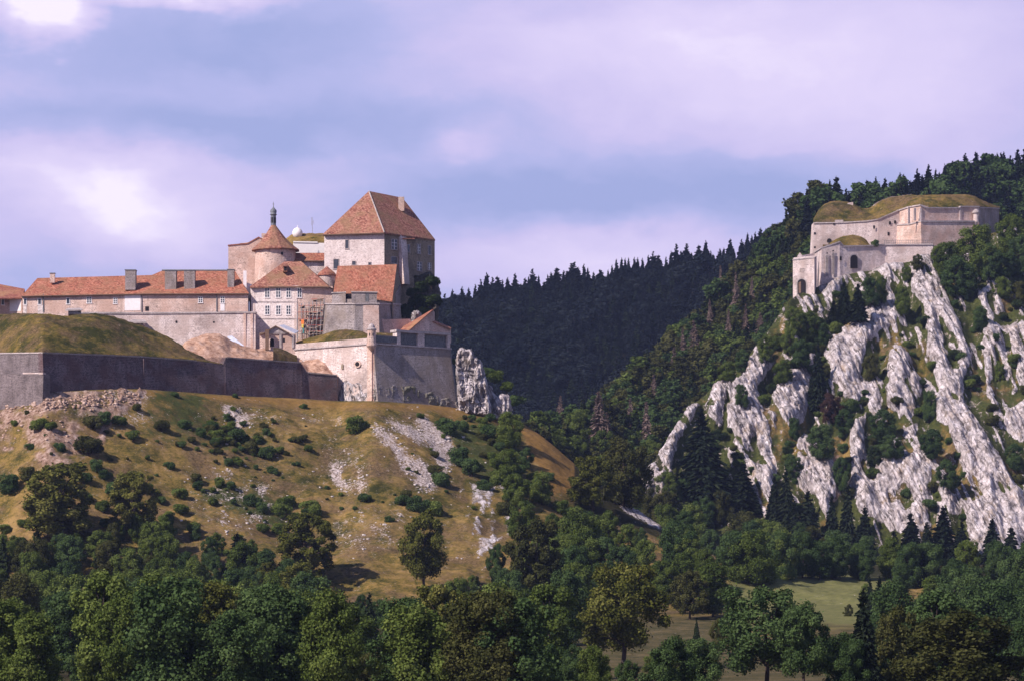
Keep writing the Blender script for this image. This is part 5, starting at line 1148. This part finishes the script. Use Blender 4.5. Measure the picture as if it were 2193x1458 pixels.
tree('S', CL, 1590, 985, 1095, 84, 'needle', 'wide dark conifer at the foot of the tall white slab', var=0)
tree('D', BH, 1282, 836, 985, 62, 'dead', 'tall grey brown dead spruce in the valley behind the spur', tmat='barkpale')
tree('D', BH, 1384, 858, 985, 40, 'dead', 'slim dead spruce left of the white cliff foot', tmat='barkpale')
tree('D', BH, 1200, 845, 940, 36, 'dead', 'rusty dead spruce top behind the castle spur', tmat='barkpale')
for i, (px, tp, bs, w) in enumerate(((1543, 568, 650, 24), (1576, 582, 705, 30), (1610, 592, 690, 22), (1486, 684, 790, 42), (1444, 742, 826, 34), (1597, 650, 730, 24), (1628, 668, 735, 34), (1300, 880, 990, 44), (1520, 640, 725, 26), (1462, 700, 780, 24), (1400, 800, 880, 30), (1350, 850, 930, 30), (1560, 660, 760, 26))):
    tree('D', BH, px, tp, bs, w, 'dead', ['highest pale dead spruce on the wooded flank', 'tallest pale dead spruce on the upper wooded flank', 'thin pale dead spruce right of the tallest dead one', 'broad pinkish dead spruce in the middle of the wooded flank', 'lowest pinkish dead spruce of the wooded flank', 'short dead spruce under the tallest dead one',
        'pale dead spruce nearest the gate tower', 'shorter grey dead spruce in the valley behind the spur', 'grey dead spruce high on the flank left of the tallest', 'thin grey dead spruce above the broad pinkish one', 'grey brown dead spruce low on the wooded flank', 'lowest grey dead spruce above the valley', 'pale dead spruce below the tallest one'][i], tmat='barkpale')
for i, (px, tp, bs, w, k, mt) in enumerate(((1808, 598, 690, 44, 'S', 'needle'), (1838, 602, 690, 46, 'S', 'needle'), (1786, 640, 705, 44, 'S', 'needle'), (1864, 592, 660, 46, 'B', 'bluegreen'), (1888, 590, 650, 34, 'B', 'green'), (1932, 612, 678, 40, 'B', 'green'), (1940, 566, 602, 26, 'H', 'green'), (1965, 541, 578, 30, 'H', 'olive'),
    (1752, 730, 870, 46, 'S', 'needle'), (1740, 790, 880, 34, 'S', 'needle'), (1780, 838, 905, 56, 'H', 'purple'), (1812, 872, 930, 54, 'H', 'bluegreen'), (1762, 905, 985, 66, 'B', 'bluegreen'), (1802, 975, 1055, 46, 'B', 'bluegreen'), (1890, 872, 955, 66, 'B', 'bluegreen'), (1912, 925, 980, 54, 'H', 'bluegreen'), (1874, 950, 1000, 44, 'H', 'needlegreen'),
    (1995, 915, 985, 64, 'B', 'bluegreen'), (2030, 980, 1045, 58, 'H', 'bluegreen'), (1867, 755, 812, 42, 'H', 'olive'), (1990, 832, 905, 34, 'B', 'bluegreen'), (1714, 725, 790, 52, 'B', 'bluegreen'), (1678, 765, 820, 48, 'H', 'green'), (1642, 715, 775, 52, 'H', 'green'), (1700, 655, 720, 52, 'H', 'green'), (1734, 664, 740, 58, 'B', 'green'), (1690, 700, 760, 44, 'H', 'green'), (1760, 690, 745, 46, 'B', 'bluegreen'),
    (1588, 818, 870, 34, 'H', 'bluegreen'), (1558, 770, 815, 44, 'H', 'green'), (1590, 745, 800, 40, 'B', 'bluegreen'), (1697, 968, 1025, 44, 'H', 'bluegreen'), (1700, 890, 940, 34, 'H', 'bluegreen'), (2100, 655, 712, 44, 'B', 'bluegreen'), (2174, 945, 1010, 48, 'B', 'bluegreen'), (2140, 770, 815, 26, 'H', 'green'), 
    (2031, 515, 605, 68, 'B', 'green'), (2048, 545, 640, 70, 'B', 'bluegreen'), (2092, 478, 600, 90, 'B', 'green'), (2120, 520, 600, 60, 'H', 'bluegreen'), (2165, 455, 560, 74, 'B', 'green'), (2184, 500, 590, 60, 'H', 'bluegreen'), (2150, 540, 600, 50, 'B', 'bluegreen'), (2010, 520, 580, 36, 'H', 'green'), (2146, 590, 640, 44, 'H', 'green'), (2185, 600, 650, 44, 'H', 'olive'), (2074, 565, 640, 48, 'H', 'bluegreen'))):
    if base_ok := True:
        ft = ['below the arched terrace wall of the fort', 'on the white cliff under the gate tower', 'on a ledge in the middle of the white cliff', 'right of the fort on the cliff shoulder', 'low on the left part of the white cliff', 'low on the right part of the white cliff']
        zone = 3 if px > 2000 and tp < 620 else 0 if tp < 660 and px > 1780 else 1 if tp < 800 and px < 1780 else 2 if tp < 860 else 4 if px < 1800 else 5
        ds = {'needle': 'black green', 'needlegreen': 'dull green', 'green': 'bright green', 'bluegreen': 'deep green', 'olive': 'olive', 'purple': 'russet'}[mt]
        tree(k, CL, px, tp, bs, w*1.1, mt, f"{ds} {'spruce' if k == 'S' else 'tree' if k == 'B' else 'low bushy tree'} {ft[zone]}", 'trees growing on the white cliff')
plant('U', 1874, 1045.5, Zt(528, 1045.5), Zt(508, 1045.5)-Zt(528, 1045.5), 'bluegreen', 'dark green bush on the terrace beside the railing of the fort', None, 2.4)
# bushes dotted over the castle slope
BU = [(85,905,22),(110,908,14),(200,900,25),(190,948,32),(225,890,20),(255,897,18),(290,868,14),(285,928,18),(345,908,20),(395,903,18),(410,938,12),(390,948,12),(455,908,15),(470,928,18),(505,928,22),(540,952,22),(575,967,22),(430,922,15),(490,987,14),(365,992,14),(420,1022,17),(425,1037,15),(470,1027,14),(495,1037,14),(455,1072,14),(500,1072,10),(540,1067,20),(560,1082,18),(345,1067,14),(205,992,20),(225,1012,16),(130,952,16),(65,952,12),(565,907,10),(570,922,12),(635,937,10),(660,957,12),(650,867,9),(505,844,9),(375,842,10),(595,842,7),
 (765,904,27),(955,908,27),(990,906,20),(1044,923,24),(1031,930,14),(985,972,30),(1007,998,28),(948,1020,26),(928,1000,18),(930,970,13),(782,1062,16),(861,1067,18),(895,1074,26),(935,1082,28),(834,1108,11),(1035,971,11),(637,991,8),(591,1011,8),(900,887,10),(633,938,12),(1035,897,14),(1049,892,14),(1012,890,10),(240,1040,26),(310,1040,20),(20,1030,30),(60,1010,24),(600,1085,24),(620,1070,18),(180,1020,20),(690,1180,12),(870,1055,16),(760,1085,7)]
LM = [(160, 'at the left end of the castle slope'), (330, 'below the left half of the dark rampart'), (480, 'below the middle of the dark rampart'), (620, 'below the right half of the dark rampart'), (850, 'below the white corner bastion'), (1000, 'beside the white scree runs'), (1300, 'near the top of the castle spur')]
for i, (px, py, r) in enumerate(BU):
    zl = next(t_ for x_, t_ in LM if px < x_); mt = RND.choice(['bluegreen', 'bluegreen', 'green', 'bluegreen', 'olive']) if r > 9 else 'bluegreen'
    ds = {'bluegreen': 'dark green', 'green': 'mid green', 'olive': 'dull olive'}[mt]; sz = 'tiny' if r < 11 else 'small' if r < 17 else 'rounded' if r < 23 else 'large'
    tree('U', HS, px, py-r*1.1, py+r*.75, r*2.0, mt, f'{sz} {ds} bush {zl}, {"high up" if py < 930 else "halfway down" if py < 1040 else "low down"}', 'bushes dotted over the castle slope')
SCR = []
for i in range(60):       # low scrub in the green patches right of centre of the slope
    px = RND.gauss(530, 45); py = RND.gauss(940, 22)+(px-530)*.22; r = RND.uniform(6, 13)
    Y, z = at(HS, px, py+r*.7); SCR.append((X(px, Y), Y, z-.1, 2.0*r/F*Y, RND.randrange(999)))
for i in range(34):       # green spine of the castle spur
    py = RND.uniform(895, 1190); px = np.interp(py, [890, 960, 1060, 1190], [1050, 1085, 1110, 1120])+RND.gauss(0, 30); r = RND.triangular(9, 26, 14); zn = 'top' if py < 960 else 'middle' if py < 1070 else 'foot'
    mt = RND.choice(['green', 'green', 'bluegreen', 'olive']); lab = f"{'large' if r > 18 else 'small'} {'dull olive' if mt == 'olive' else 'fresh green' if mt == 'green' else 'dark green'} shrub in the green band at the {zn} of the castle spur"
    tree('U', HS, px, py-r*1.3, py+r*.7, r*2.1, mt, lab, lab.replace('shrub', 'shrubs', 1))
for i in range(30):       # scrub creeping up from the wood
    px = RND.uniform(-10, 680); r = RND.triangular(9, 24, 14); py = RND.uniform(1050, 1160); lab = f"{'large' if r > 17 else 'small'} scrubby green bush above the wood {'on the left' if px < 330 else 'in the middle'} of the slope foot"
    tree('U', HS, px, py-r*1.2, py+r*.8, r*2.2, RND.choice(['green', 'bluegreen', 'green', 'olive']), lab, lab.replace('bush', 'bushes', 1))
for i in range(110):
    px = RND.uniform(20, 1020); py = RND.uniform(880, 1130); r = RND.triangular(3, 10, 4)
    if (680 < px < 940 and py < 1040 and RND.random() < .8) or HS.attr['scree'][int((px+260)/4), 60] > .5: continue
    Y, z = at(HS, px, py+r*.7); SCR.append((X(px, Y), Y, z-.1, 2.0*r/F*Y, RND.randrange(999)))
for (px, py, r, l) in ((870, 660, 18, 'dark ivy mass at the foot of the keep buttress'), (895, 640, 22, 'dark ivy clump on the castle crag'), (925, 600, 17, 'dark ivy crest at the top right of the castle crag'), (925, 640, 22, 'dark ivy hanging on the right side of the crag'), (905, 610, 16, 'dark ivy under the keep windows'), (880, 620, 14, 'dark bush against the pale buttress'), (905, 665, 16, 'brighter green bush behind the shed roof'), (862, 690, 14, 'dark bush at the foot of the crag by the shed')):
    h = 2*r/F*812; plant('U', px, 811.5, Zt(py+r, 811.5), h, 'needlegreen' if 'bright' not in l else 'green', l, None, 2.2*r/F*811)
for (px, py, r, l) in ((972, 770, 9, 'green bush left of the white rock pinnacle'), (1060, 800, 18, 'green bush on top of the rocks right of the pinnacle'), (1085, 825, 16, 'bright bush above the small end rock of the spur'), (1000, 860, 12, 'bush between bastion and pinnacle'), (1040, 790, 14, 'dark bush behind the right shoulder of the pinnacle'), (1105, 850, 18, 'dark bush right of the small end rock')):
    plant('U', px, 799, Zt(py+r, 799), 2*r/F*799, 'green' if 'dark' not in l else 'bluegreen', l, None, 2.3*r/F*799)

def rubble(name, label, spots, m, seed):
    rg = np.random.default_rng(seed); V = []; Q_ = []
    cube = np.array([[-1, -1, -1], [1, -1, -1], [1, 1, -1], [-1, 1, -1], [-1, -1, 1], [1, -1, 1], [1, 1, 1], [-1, 1, 1]], float); fq = np.array([[3, 2, 1, 0], [4, 5, 6, 7], [0, 1, 5, 4], [1, 2, 6, 5], [2, 3, 7, 6], [3, 0, 4, 7]])
    for (x, y, z, r) in spots:
        a = rg.uniform(0, 6.28); c = cube*rg.uniform(.55, 1.0, (8, 3))*np.array([r, r*rg.uniform(.6, 1), r*rg.uniform(.45, .9)]); b = len(V)*8
        V.append(np.stack([c[:, 0]*math.cos(a)-c[:, 1]*math.sin(a)+x, c[:, 0]*math.sin(a)+c[:, 1]*math.cos(a)+y, c[:, 2]+z], -1)); Q_.append(fq+b)
    V = np.concatenate(V); L = V.mean(0); o = quadmesh(name, V-L, np.concatenate(Q_), m); o.location = L; COL.objects.link(o); return tag(o, label, 'stones', None, 'stuff')
sp_r = []; 
for i in range(520):
    px = RND.uniform(-20, 300); py = np.interp(px, [0, 100, 200, 300], [868, 862, 858, 848])+RND.gauss(0, 9)+(RND.uniform(0, 90) if RND.random() < .3 and px < 150 else 0); Y, z = at(HS, px, py); sp_r.append((X(px, Y), Y, z, RND.triangular(.10, .55, .2)))
rubble('boulder_rubble', 'tumbled pinkish boulders below the left end of the rampart', sp_r, M['rubble'], 3)
sp_r = []; scm = HS.attr['scree']
for i in range(2600):
    px = RND.uniform(320, 1120); py = RND.uniform(870, 1200); Y, z = at(HS, px, py); ii = int((px+260)/4); jj = int(np.argmin(abs(HS.Y[ii]-Y)))
    if scm[ii, jj] > .25 or (RND.random() < .05): sp_r.append((X(px, Y), Y, z, RND.triangular(.06, .40, .13)))
rubble('loose_stones', 'loose pale limestone stones scattered in the scree runs of the castle slope', sp_r, M['rubblepale'], 4)
# ------------------------------------------------------------------ woods: every tree that shows is a thing of its own
LMK = {'castle': [(60, 'at the left edge'), (230, 'under the big spreading tree'), (400, 'under the smaller slope tree'), (560, 'around the lone dark conifer'), (760, 'under the round bright tree'), (990, 'by the bare trunked tree'), (1130, 'under the rocky outcrop'), (9999, 'below the spur')],
    'mid': [(1300, 'left of the field tree'), (1400, 'behind the field tree'), (1500, 'right of the field tree'), (9999, 'towards the pale meadow')],
    'right': [(1930, 'nearest the meadow'), (2030, 'left of the huge tree'), (2120, 'above the huge tree'), (9999, 'at the right edge')],
    'cliff': [(1420, 'at the left end of the cliff'), (1560, 'around the largest dark conifer'), (1700, 'under the tall white slab'), (9999, 'under the brown gully')], 'none': [(99999, '')]}
def fill(sheet, x0, x1, dx, bases, env, hr, kinds, where, lmk='none', jit=.45, lim=None, wr=(.85, 1.2), skip=0.0, rows=None):
    for r_, base in enumerate(bases):
        px = x0+(dx*.5 if r_ % 2 else 0)
        while px < x1:
            p = px+RND.uniform(-jit, jit)*dx; b = base+RND.uniform(-9, 9); px += dx*RND.uniform(.85, 1.15)
            if RND.random() < skip or (lim and not lim(p, b)): continue
            Y, z = at(sheet, p, b); h = RND.uniform(*hr); e = env(p)+RND.uniform(0, 14); room = Zt(e, Y)-z
            if room < 2.6: continue
            h = min(h, room); k, mt, wk = RND.choices(kinds, [q[2] for q in kinds])[0][:3]
            ds = {'needle': 'dark', 'needlegreen': 'dull green', 'green': 'green', 'bluegreen': 'dark green', 'olive': 'olive', 'yellow_leaf': 'yellow green', 'purple': 'russet', 'needlefar': 'blackish'}[mt]
            w = h*2*LW[k]*RND.uniform(*wr); ty = 'spruce' if k in 'ST' else 'tree' if k in 'BCM' else 'bushy tree'; f = (h-hr[0])/(hr[1]-hr[0])
            sz = 'tall' if f > .62 else 'low' if f < .2 else ''; at_ = next(t_ for x_, t_ in LMK[lmk] if p < x_); rw = (rows[r_]+' ') if rows else ''
            lab = f"{sz} {ds} {ty} {rw}{where} {at_}".strip(); plant(k, p, Y, z-.3, h, mt, lab, lab.replace(ty, ty+'s', 1), w)
KL = [('B', 'green', 5), ('H', 'green', 4), ('B', 'bluegreen', 4), ('H', 'bluegreen', 3), ('C', 'yellow_leaf', 1), ('S', 'needlegreen', .5), ('B', 'olive', 1.2)]
envL = I((-100, 1120), (0, 1128), (200, 1130), (300, 1090), (400, 1100), (450, 1130), (540, 1150), (620, 1190), (720, 1238), (800, 1262), (870, 1262), (960, 1235), (1040, 1215), (1100, 1170), (1200, 1120), (1260, 1110))
fill(HS, -20, 1240, 104, [1500, 1455, 1415, 1375], envL, (8.5, 13.0), KL, 'of the castle wood', 'castle', rows=['front row', 'second row', 'third row', 'middle row'])
fill(HS, -20, 1240, 66, [1482], I((-100, 1380), (1300, 1380)), (4.5, 6.5), [('H', 'green', 3), ('H', 'bluegreen', 3), ('H', 'olive', 1)], 'of the castle wood', 'castle', rows=['bottom row'])
fill(HS, -20, 1240, 70, [1330, 1290, 1252, 1218, 1188, 1162], envL, (6.0, 11.0), KL, 'of the castle wood', 'castle', rows=['upper row', 'upper row', 'rear row', 'rear row', 'topmost row', 'topmost row'])
envB = I((1150, 1120), (1210, 1070), (1300, 1075), (1330, 1100), (1400, 1130), (1440, 1090), (1500, 1072), (1560, 1075), (1610, 1110), (1660, 1110), (1840, 1140))
fill(HS, 1190, 1630, 62, [1318, 1280, 1242, 1204, 1166, 1128], envB, (7.5, 12), [('B', 'green', 5), ('H', 'green', 3), ('B', 'bluegreen', 3), ('H', 'bluegreen', 1), ('C', 'olive', .7)], 'of the middle wood', 'mid', rows=['front row', 'second row', 'third row', 'fourth row', 'fifth row', 'rear row'],
    lim=lambda p, b: b > np.interp(p, [1190, 1330, 1450, 1600], [1050, 1085, 1160, 1225]) and not (p > 1560 and b > 1250) and not (1240 < p < 1420 and b > 1312))
fill(HS, 1200, 1500, 72, [1490, 1460], I((1200, 1330), (1250, 1350), (1300, 1400), (1400, 1395), (1420, 1350), (1500, 1330)), (4, 7), [('H', 'green', 3), ('H', 'bluegreen', 3)], 'below the brown field', 'mid')
fill(HS, 1620, 1860, 44, [1240, 1232], I((1640, 1120), (1850, 1140)), (8, 12), [('B', 'bluegreen', 5), ('H', 'green', 2), ('H', 'bluegreen', 2)], 'along the upper edge of the pale meadow')
fill(CL, 1330, 1900, 66, [1222, 1185], I((1330, 1075), (1430, 1040), (1560, 1080), (1700, 1110), (1900, 1140)), (10, 16), [('B', 'green', 4), ('B', 'bluegreen', 3), ('H', 'olive', 2)], 'in the wood', 'cliff')
fill(CL, 1340, 1590, 52, [1120, 1075], I((1330, 1000), (1400, 990), (1440, 1010), (1600, 1045)), (8, 12), [('H', 'olive', 4), ('B', 'green', 2), ('H', 'bluegreen', 2)], 'on the slope', 'cliff')
for i, (px, tp, bs, w) in enumerate(((1658, 1012, 1130, 44), (1684, 1000, 1150, 50), (1730, 1042, 1195, 74), (1700, 1065, 1190, 60), (1782, 1055, 1190, 44), (1815, 1030, 1180, 48), (1852, 1078, 1200, 50), (1950, 1090, 1215, 66), (1985, 1110, 1215, 50), (2020, 1078, 1230, 84), (2060, 1110, 1225, 60), (2125, 1105, 1235, 70), (2165, 1122, 1240, 74), (1915, 1130, 1225, 60), (2195, 1150, 1240, 60))):
    tree('S', CL, px, tp, bs, w*1.15, 'needle', f"dark spruce against the white cliff foot, {['leftmost of the row', 'second from the left', 'tall one above the meadow', 'shorter one left of the tall one', 'slim one before the brown gully', 'slim one under the cliff gully', 'small isolated top', 'left of the widest spruce', 'tucked beside the widest spruce', 'the widest of the row', 'right of the widest spruce', 'third from the right edge', 'second from the right edge', 'low one before the broad rock foot', 'rightmost at the frame edge'][i]}", 'spruces along the foot of the cliff')
KD = [('B', 'bluegreen', 5), ('H', 'bluegreen', 4), ('B', 'green', 2), ('S', 'needle', 3), ('H', 'olive', 1.2)]
fill(HS, 1850, 2250, 78, [1480, 1425, 1375, 1325, 1285], I((1850, 1235), (1900, 1200), (2200, 1170)), (8, 13), KD, 'of the dark right wood', 'right', rows=['front row', 'second row', 'third row', 'fourth row', 'fifth row'])
fill(HS, 1860, 2250, 74, [1250, 1242], I((1850, 1215), (1880, 1150), (1950, 1140), (2200, 1150)), (8, 14), KD, 'of the dark right wood', 'right', rows=['upper row', 'rear row'])
fill(HS, 1790, 1920, 60, [1478], I((1790, 1340), (1920, 1320)), (4, 7), [('H', 'bluegreen', 1)], 'at the bottom edge between field and huge round tree')
fill(HS, 1770, 1850, 44, [1322], I((1760, 1290), (1850, 1270)), (2, 3.5), [('H', 'olive', 1)], 'in the hedge below the pale meadow')
fill(BH, 1100, 1440, 56, [1005, 965], I((1090, 872), (1200, 862), (1260, 880), (1330, 900), (1440, 960)), (10, 15), [('B', 'green', 4), ('B', 'bluegreen', 2), ('S', 'needle', 1.5), ('H', 'olive', 1)], 'in the valley behind the castle spur')
# shrubs in the gullies and on the ledges of the cliff
rk_ = CL.attr['rock']; n_ = 0; tries = 0
while n_ < 140 and tries < 4000:
    tries += 1; px = RND.uniform(1500, 2200); py = RND.uniform(620, 1120); s_ = CL.surf(px, py)
    if s_ is None or (px < 1760 and py < np.interp(px, [1500, 1640, 1760], [900, 740, 650])) or (1930 < px < 2150 and py < 560): continue
    i = int(round((px-CL.px[0])/1.6)); j = int(np.argmin(abs(CL.Y[i]-s_[0])))
    if rk_[i, j] > .35 or CL.Y[i, j] > np.interp(px, [c[0] for c in cc], [c[1] for c in cc])+2: continue
    r = RND.triangular(5, 21, 11); n_ += 1; zn = 'high on the' if py < 760 else 'halfway down the' if py < 950 else 'low on the'; sd = 'left part' if px < 1760 else 'central part' if px < 1960 else 'right part'
    mt = RND.choice(['bluegreen', 'green', 'olive', 'bluegreen', 'needlegreen']); sz = 'small' if r < 10 else 'mid sized' if r < 13.5 else 'large'
    lab = f"{sz} {'green' if mt != 'olive' else 'olive'} shrub in a gully {zn} {sd} of the white cliff"
    plant('U', px, s_[0], s_[1]-.3, 2*r/F*s_[0], mt, lab, lab.replace('shrub', 'shrubs', 1), 2.3*r/F*s_[0])
# wooded flank: the nearest and the outline trees one by one
can = I((1040, 935), (1100, 905), (1200, 872), (1270, 852), (1330, 808), (1400, 742), (1450, 698), (1500, 645), (1530, 598), (1580, 556), (1640, 498), (1680, 452), (1700, 432), (1740, 396), (1780, 388), (1840, 384), (1900, 386), (1960, 360), (2010, 350), (2080, 335), (2150, 318), (2193, 325), (2600, 320))
OUT = []
def outl(x0, x1, dx, kinds, hr, where, group):
    px = x0
    while px < x1:
        i = int(np.clip(round((px-BH.px[0])/8), 0, len(BH.px)-1)); q = HY-BH.Z[i]/BH.Y[i]*F; j = int(np.argmin(q)); Y, z = BH.Y[i, j]-RND.uniform(0, 14), BH.Z[i, j]-1.5
        k, mt, _ = RND.choices(kinds, [a[2] for a in kinds])[0]; h = max(6, min(30, Zt(float(can(px))+RND.triangular(-16, 26, 5), Y)-z))
        ds = {'needle': 'dark', 'needlegreen': 'dull green', 'green': 'green', 'olive': 'olive', 'bluegreen': 'dark green', 'needlefar': 'blackish', 'purple': 'russet'}[mt]
        if k == 'M': OUT.append((X(px, Y), Y, z, h, RND.randrange(9999))); px += dx*RND.uniform(.7, 1.3); continue
        plant(k, px, Y, z, h, mt, f"{ds} {'spruce' if k in 'ST' else 'tree'} {where}", f"{ds} {'spruces' if k in 'ST' else 'trees'} {group}", h*2*LW[k]*RND.uniform(1.1, 1.9)); px += dx*RND.uniform(.5, 1.6)
outl(1040, 1740, 15, [('M', 'olive', 5), ('M', 'green', 3), ('T', 'needlegreen', 2)], None, 'on the skyline of the wooded flank left of the fort', 'on the skyline of the wooded flank')
outl(1735, 1900, 13, [('M', 'olive', 3), ('T', 'needle', 3)], None, 'on the skyline just above the fort', 'on the skyline just above the fort')
outl(1890, 2240, 11, [('T', 'needlefar', 6), ('T', 'needle', 1)], None, 'on the dark skyline at the upper right', 'on the dark skyline at the upper right')
# forests far off that read as one mass
def forest(name, label, pts_, kinds, seed=0, wide=1.25):
    """pts_: list of (x, y, z, height); instances of whole trees on points"""
    hid = bpy.data.collections.new(name+'_trees')
    for i, (k, mt) in enumerate(kinds):
        for v in range(len(PR[k])):
            me = PR[k][v].copy(); me.materials[0] = M[mt]; o = bpy.data.objects.new('tree', me); hid.objects.link(o)
    me = bpy.data.meshes.new(name); a = np.array(pts_); L = a[:, :3].mean(0); me.from_pydata([tuple(p-L) for p in a[:, :3]], [], [])
    at_ = me.attributes.new('hgt', 'FLOAT', 'POINT'); at_.data.foreach_set('value', a[:, 3].astype(np.float32))
    rg_ = np.random.default_rng(seed); ar = me.attributes.new('rot', 'FLOAT', 'POINT'); ar.data.foreach_set('value', rg_.uniform(0, 6.28, len(a)).astype(np.float32))
    ap_ = me.attributes.new('pick', 'INT', 'POINT'); ap_.data.foreach_set('value', a[:, 4].astype(np.int32) if a.shape[1] > 4 else rg_.integers(0, 99, len(a)).astype(np.int32))
    o = bpy.data.objects.new(name, me); o.location = L; COL.objects.link(o); tag(o, label, 'forest', None, 'stuff')
    g = bpy.data.node_groups.new(name, 'GeometryNodeTree'); g.interface.new_socket('Geometry', in_out='INPUT', socket_type='NodeSocketGeometry'); g.interface.new_socket('Geometry', in_out='OUTPUT', socket_type='NodeSocketGeometry')
    n = NT(g); gi = n.new('NodeGroupInput'); go = n.new('NodeGroupOutput')
    ci = n.new('GeometryNodeCollectionInfo'); ci.inputs['Collection'].default_value = hid; ci.inputs['Separate Children'].default_value = True; ci.inputs['Reset Children'].default_value = True
    def na(nm, ty): x = n.new('GeometryNodeInputNamedAttribute', data_type=ty); x.inputs['Name'].default_value = nm; return x.outputs[0]
    rv = n.new('ShaderNodeCombineXYZ', ins={2: na('rot', 'FLOAT')}); wd = n.math('MULTIPLY', na('hgt', 'FLOAT'), wide); sv = n.new('ShaderNodeCombineXYZ', ins={0: wd, 1: wd, 2: na('hgt', 'FLOAT')})
    ip = n.new('GeometryNodeInstanceOnPoints'); ip.inputs['Pick Instance'].default_value = True
    g.links.new(gi.outputs[0], ip.inputs['Points']); g.links.new(ci.outputs[0], ip.inputs['Instance']); g.links.new(na('pick', 'INT'), ip.inputs['Instance Index'])
    g.links.new(rv.outputs[0], ip.inputs['Rotation']); g.links.new(sv.outputs[0], ip.inputs['Scale']); g.links.new(ip.outputs[0], go.inputs[0])
    md = o.modifiers.new('trees', 'NODES'); md.node_group = g
    return o
rs = np.random.default_rng(9)
def scatter(sheet, x0, x1, y0, y1, d, hr, cond, clump=None):
    out = []; Y = y0
    while Y < y1:
        st = d/Y*F; px = x0+rs.uniform(0, st)
        while px < x1:
            p = px+rs.uniform(-.4, .4)*st; yy_ = Y+rs.uniform(-.4, .4)*d; z = sheet.ground(p, yy_)
            if cond(p, yy_, z):
                out.append((X(p, yy_), yy_, z-1, rs.uniform(*hr), rs.integers(0, 9999)))
            px += st
        Y += d
    return out
def flankok(p, Y, z):
    i = int(np.clip(round((p-BH.px[0])/8), 0, len(BH.px)-1)); q = HY-BH.Z[i]/BH.Y[i]*F; j = int(np.argmin(q)); yc = BH.Y[i, j]
    return Y < yc+10 and z > CL.ground(p, Y)-2 if Y < 1240 and p > 1290 else Y < yc+10
fl = scatter(BH, 1060, 1760, 1000, 1260, 4.1, (6.5, 12.5), flankok)
fl = [q for q in fl if HY-(q[2]+q[3])/q[1]*F > float(can(CX+q[0]/q[1]*F))-4]
fl += OUT
forest('scrub', 'low green scrub scattered and massed over the castle slope', SCR, [('U', 'green'), ('U', 'bluegreen'), ('U', 'olive')], 8, 1.15)
print('flank', len(fl)); forest('flank_forest', 'mixed olive and green woodland covering the steep flank left of the fort', fl, [('M', 'olive'), ('M', 'green'), ('M', 'bluegreen'), ('T', 'needlegreen'), ('M', 'olive'), ('T', 'needle'), ('T', 'needlegreen'), ('T', 'needle')], 3)
rt = scatter(BH, 1740, 2330, 1100, 1440, 6.2, (13, 21), flankok)
rt = [q for q in rt if HY-(q[2]+q[3])/q[1]*F > float(can(CX+q[0]/q[1]*F))+4]
print('right', len(rt)); forest('ridge_forest', 'dark spruce forest on the ridge above and behind the fort', rt, [('T', 'needlefar'), ('T', 'needle'), ('T', 'needlefar'), ('M', 'bluegreen')], 4)
cf = I((700, 720), (850, 665), (945, 632), (1000, 615), (1100, 596), (1180, 590), (1250, 572), (1290, 582), (1330, 552), (1370, 550), (1400, 556), (1450, 540), (1500, 535), (1550, 532), (1600, 502), (1700, 470), (2000, 400))
ff = scatter(FH, 880, 1760, 1400, 1700, 5.8, (9, 22), lambda p, Y, z: True)
ff = [q for q in ff if HY-(q[2]+q[3])/q[1]*F > float(cf(CX+q[0]/q[1]*F))+6]
px = 905
while px < 1640:
    i = int(round((px-FH.px[0])/8)); q = HY-FH.Z[i]/FH.Y[i]*F; j = int(np.argmin(q)); Y, z = FH.Y[i, j]-RND.uniform(0, 15), FH.Z[i, j]-1.5
    k = 'M' if 1300 < px < 1380 or 1590 < px < 1620 or RND.random() < .25 else 'T'; h = Zt(float(cf(px))+RND.triangular(-26, 16, 2)*(1 if k == 'T' else .4), Y)-z
    if k == 'M': ff.append((X(px, Y), Y, z, h, 4*RND.randrange(2)+3)); px += RND.uniform(7, 13); continue
    plant(k, px, Y, z, h, 'needlefar', f"dark {'spruce' if k == 'T' else 'rounded tree'} on the skyline of the far ridge", f"dark {'spruces' if k == 'T' else 'rounded trees'} on the skyline of the far ridge", h*2*LW[k]*RND.uniform(1.4, 2.3)); px += RND.uniform(5, 17)
print('far', len(ff)); forest('far_forest', 'dense dark blue forest covering the shaded far ridge', ff, [('T', 'needlefar'), ('T', 'needlefar'), ('T', 'needle'), ('M', 'needlefar')], 5)
print(CNT)
# repeats that share a label although their places differ: say which one of the few it is
dup = {}
for o in COL.objects:
    if o.parent is None and 'label' in o: dup.setdefault(o['label'], []).append(o)
ORD = {2: ['left one', 'right one'], 3: ['left one', 'middle one', 'right one'], 4: ['leftmost', 'second from left', 'third from left', 'rightmost'], 5: ['leftmost', 'second from left', 'middle one', 'fourth from left', 'rightmost'],
    6: ['leftmost', 'second from left', 'third from left', 'fourth from left', 'fifth from left', 'rightmost']}
for lb, os_ in dup.items():
    if len(os_) in ORD and len(lb.split())+len(ORD[len(os_)][1].split()) <= 16:
        for o, w_ in zip(sorted(os_, key=lambda o: o.location.x/o.location.y), ORD[len(os_)]): o['label'] = lb+', '+w_
m = MB(); m.prism([(-3600, -400), (3600, -400), (3600, 6600), (-3600, 6600)], -15, 270)
hz_ = m.build('haze', M['void']); tag(hz_, kind='stuff'); hm = bpy.data.materials.new('haze_air'); hm.use_nodes = True; t = NT(hm.node_tree); t.n.clear()
ho = t.new('ShaderNodeOutputMaterial'); pv = t.new('ShaderNodeVolumePrincipled'); pv.inputs['Color'].default_value = (0.52, 0.62, 1.0, 1); pv.inputs['Density'].default_value = 0.00005; pv.inputs['Anisotropy'].default_value = 0.2
t.l.new(pv.outputs[0], ho.inputs['Volume']); hz_.data.materials[0] = hm
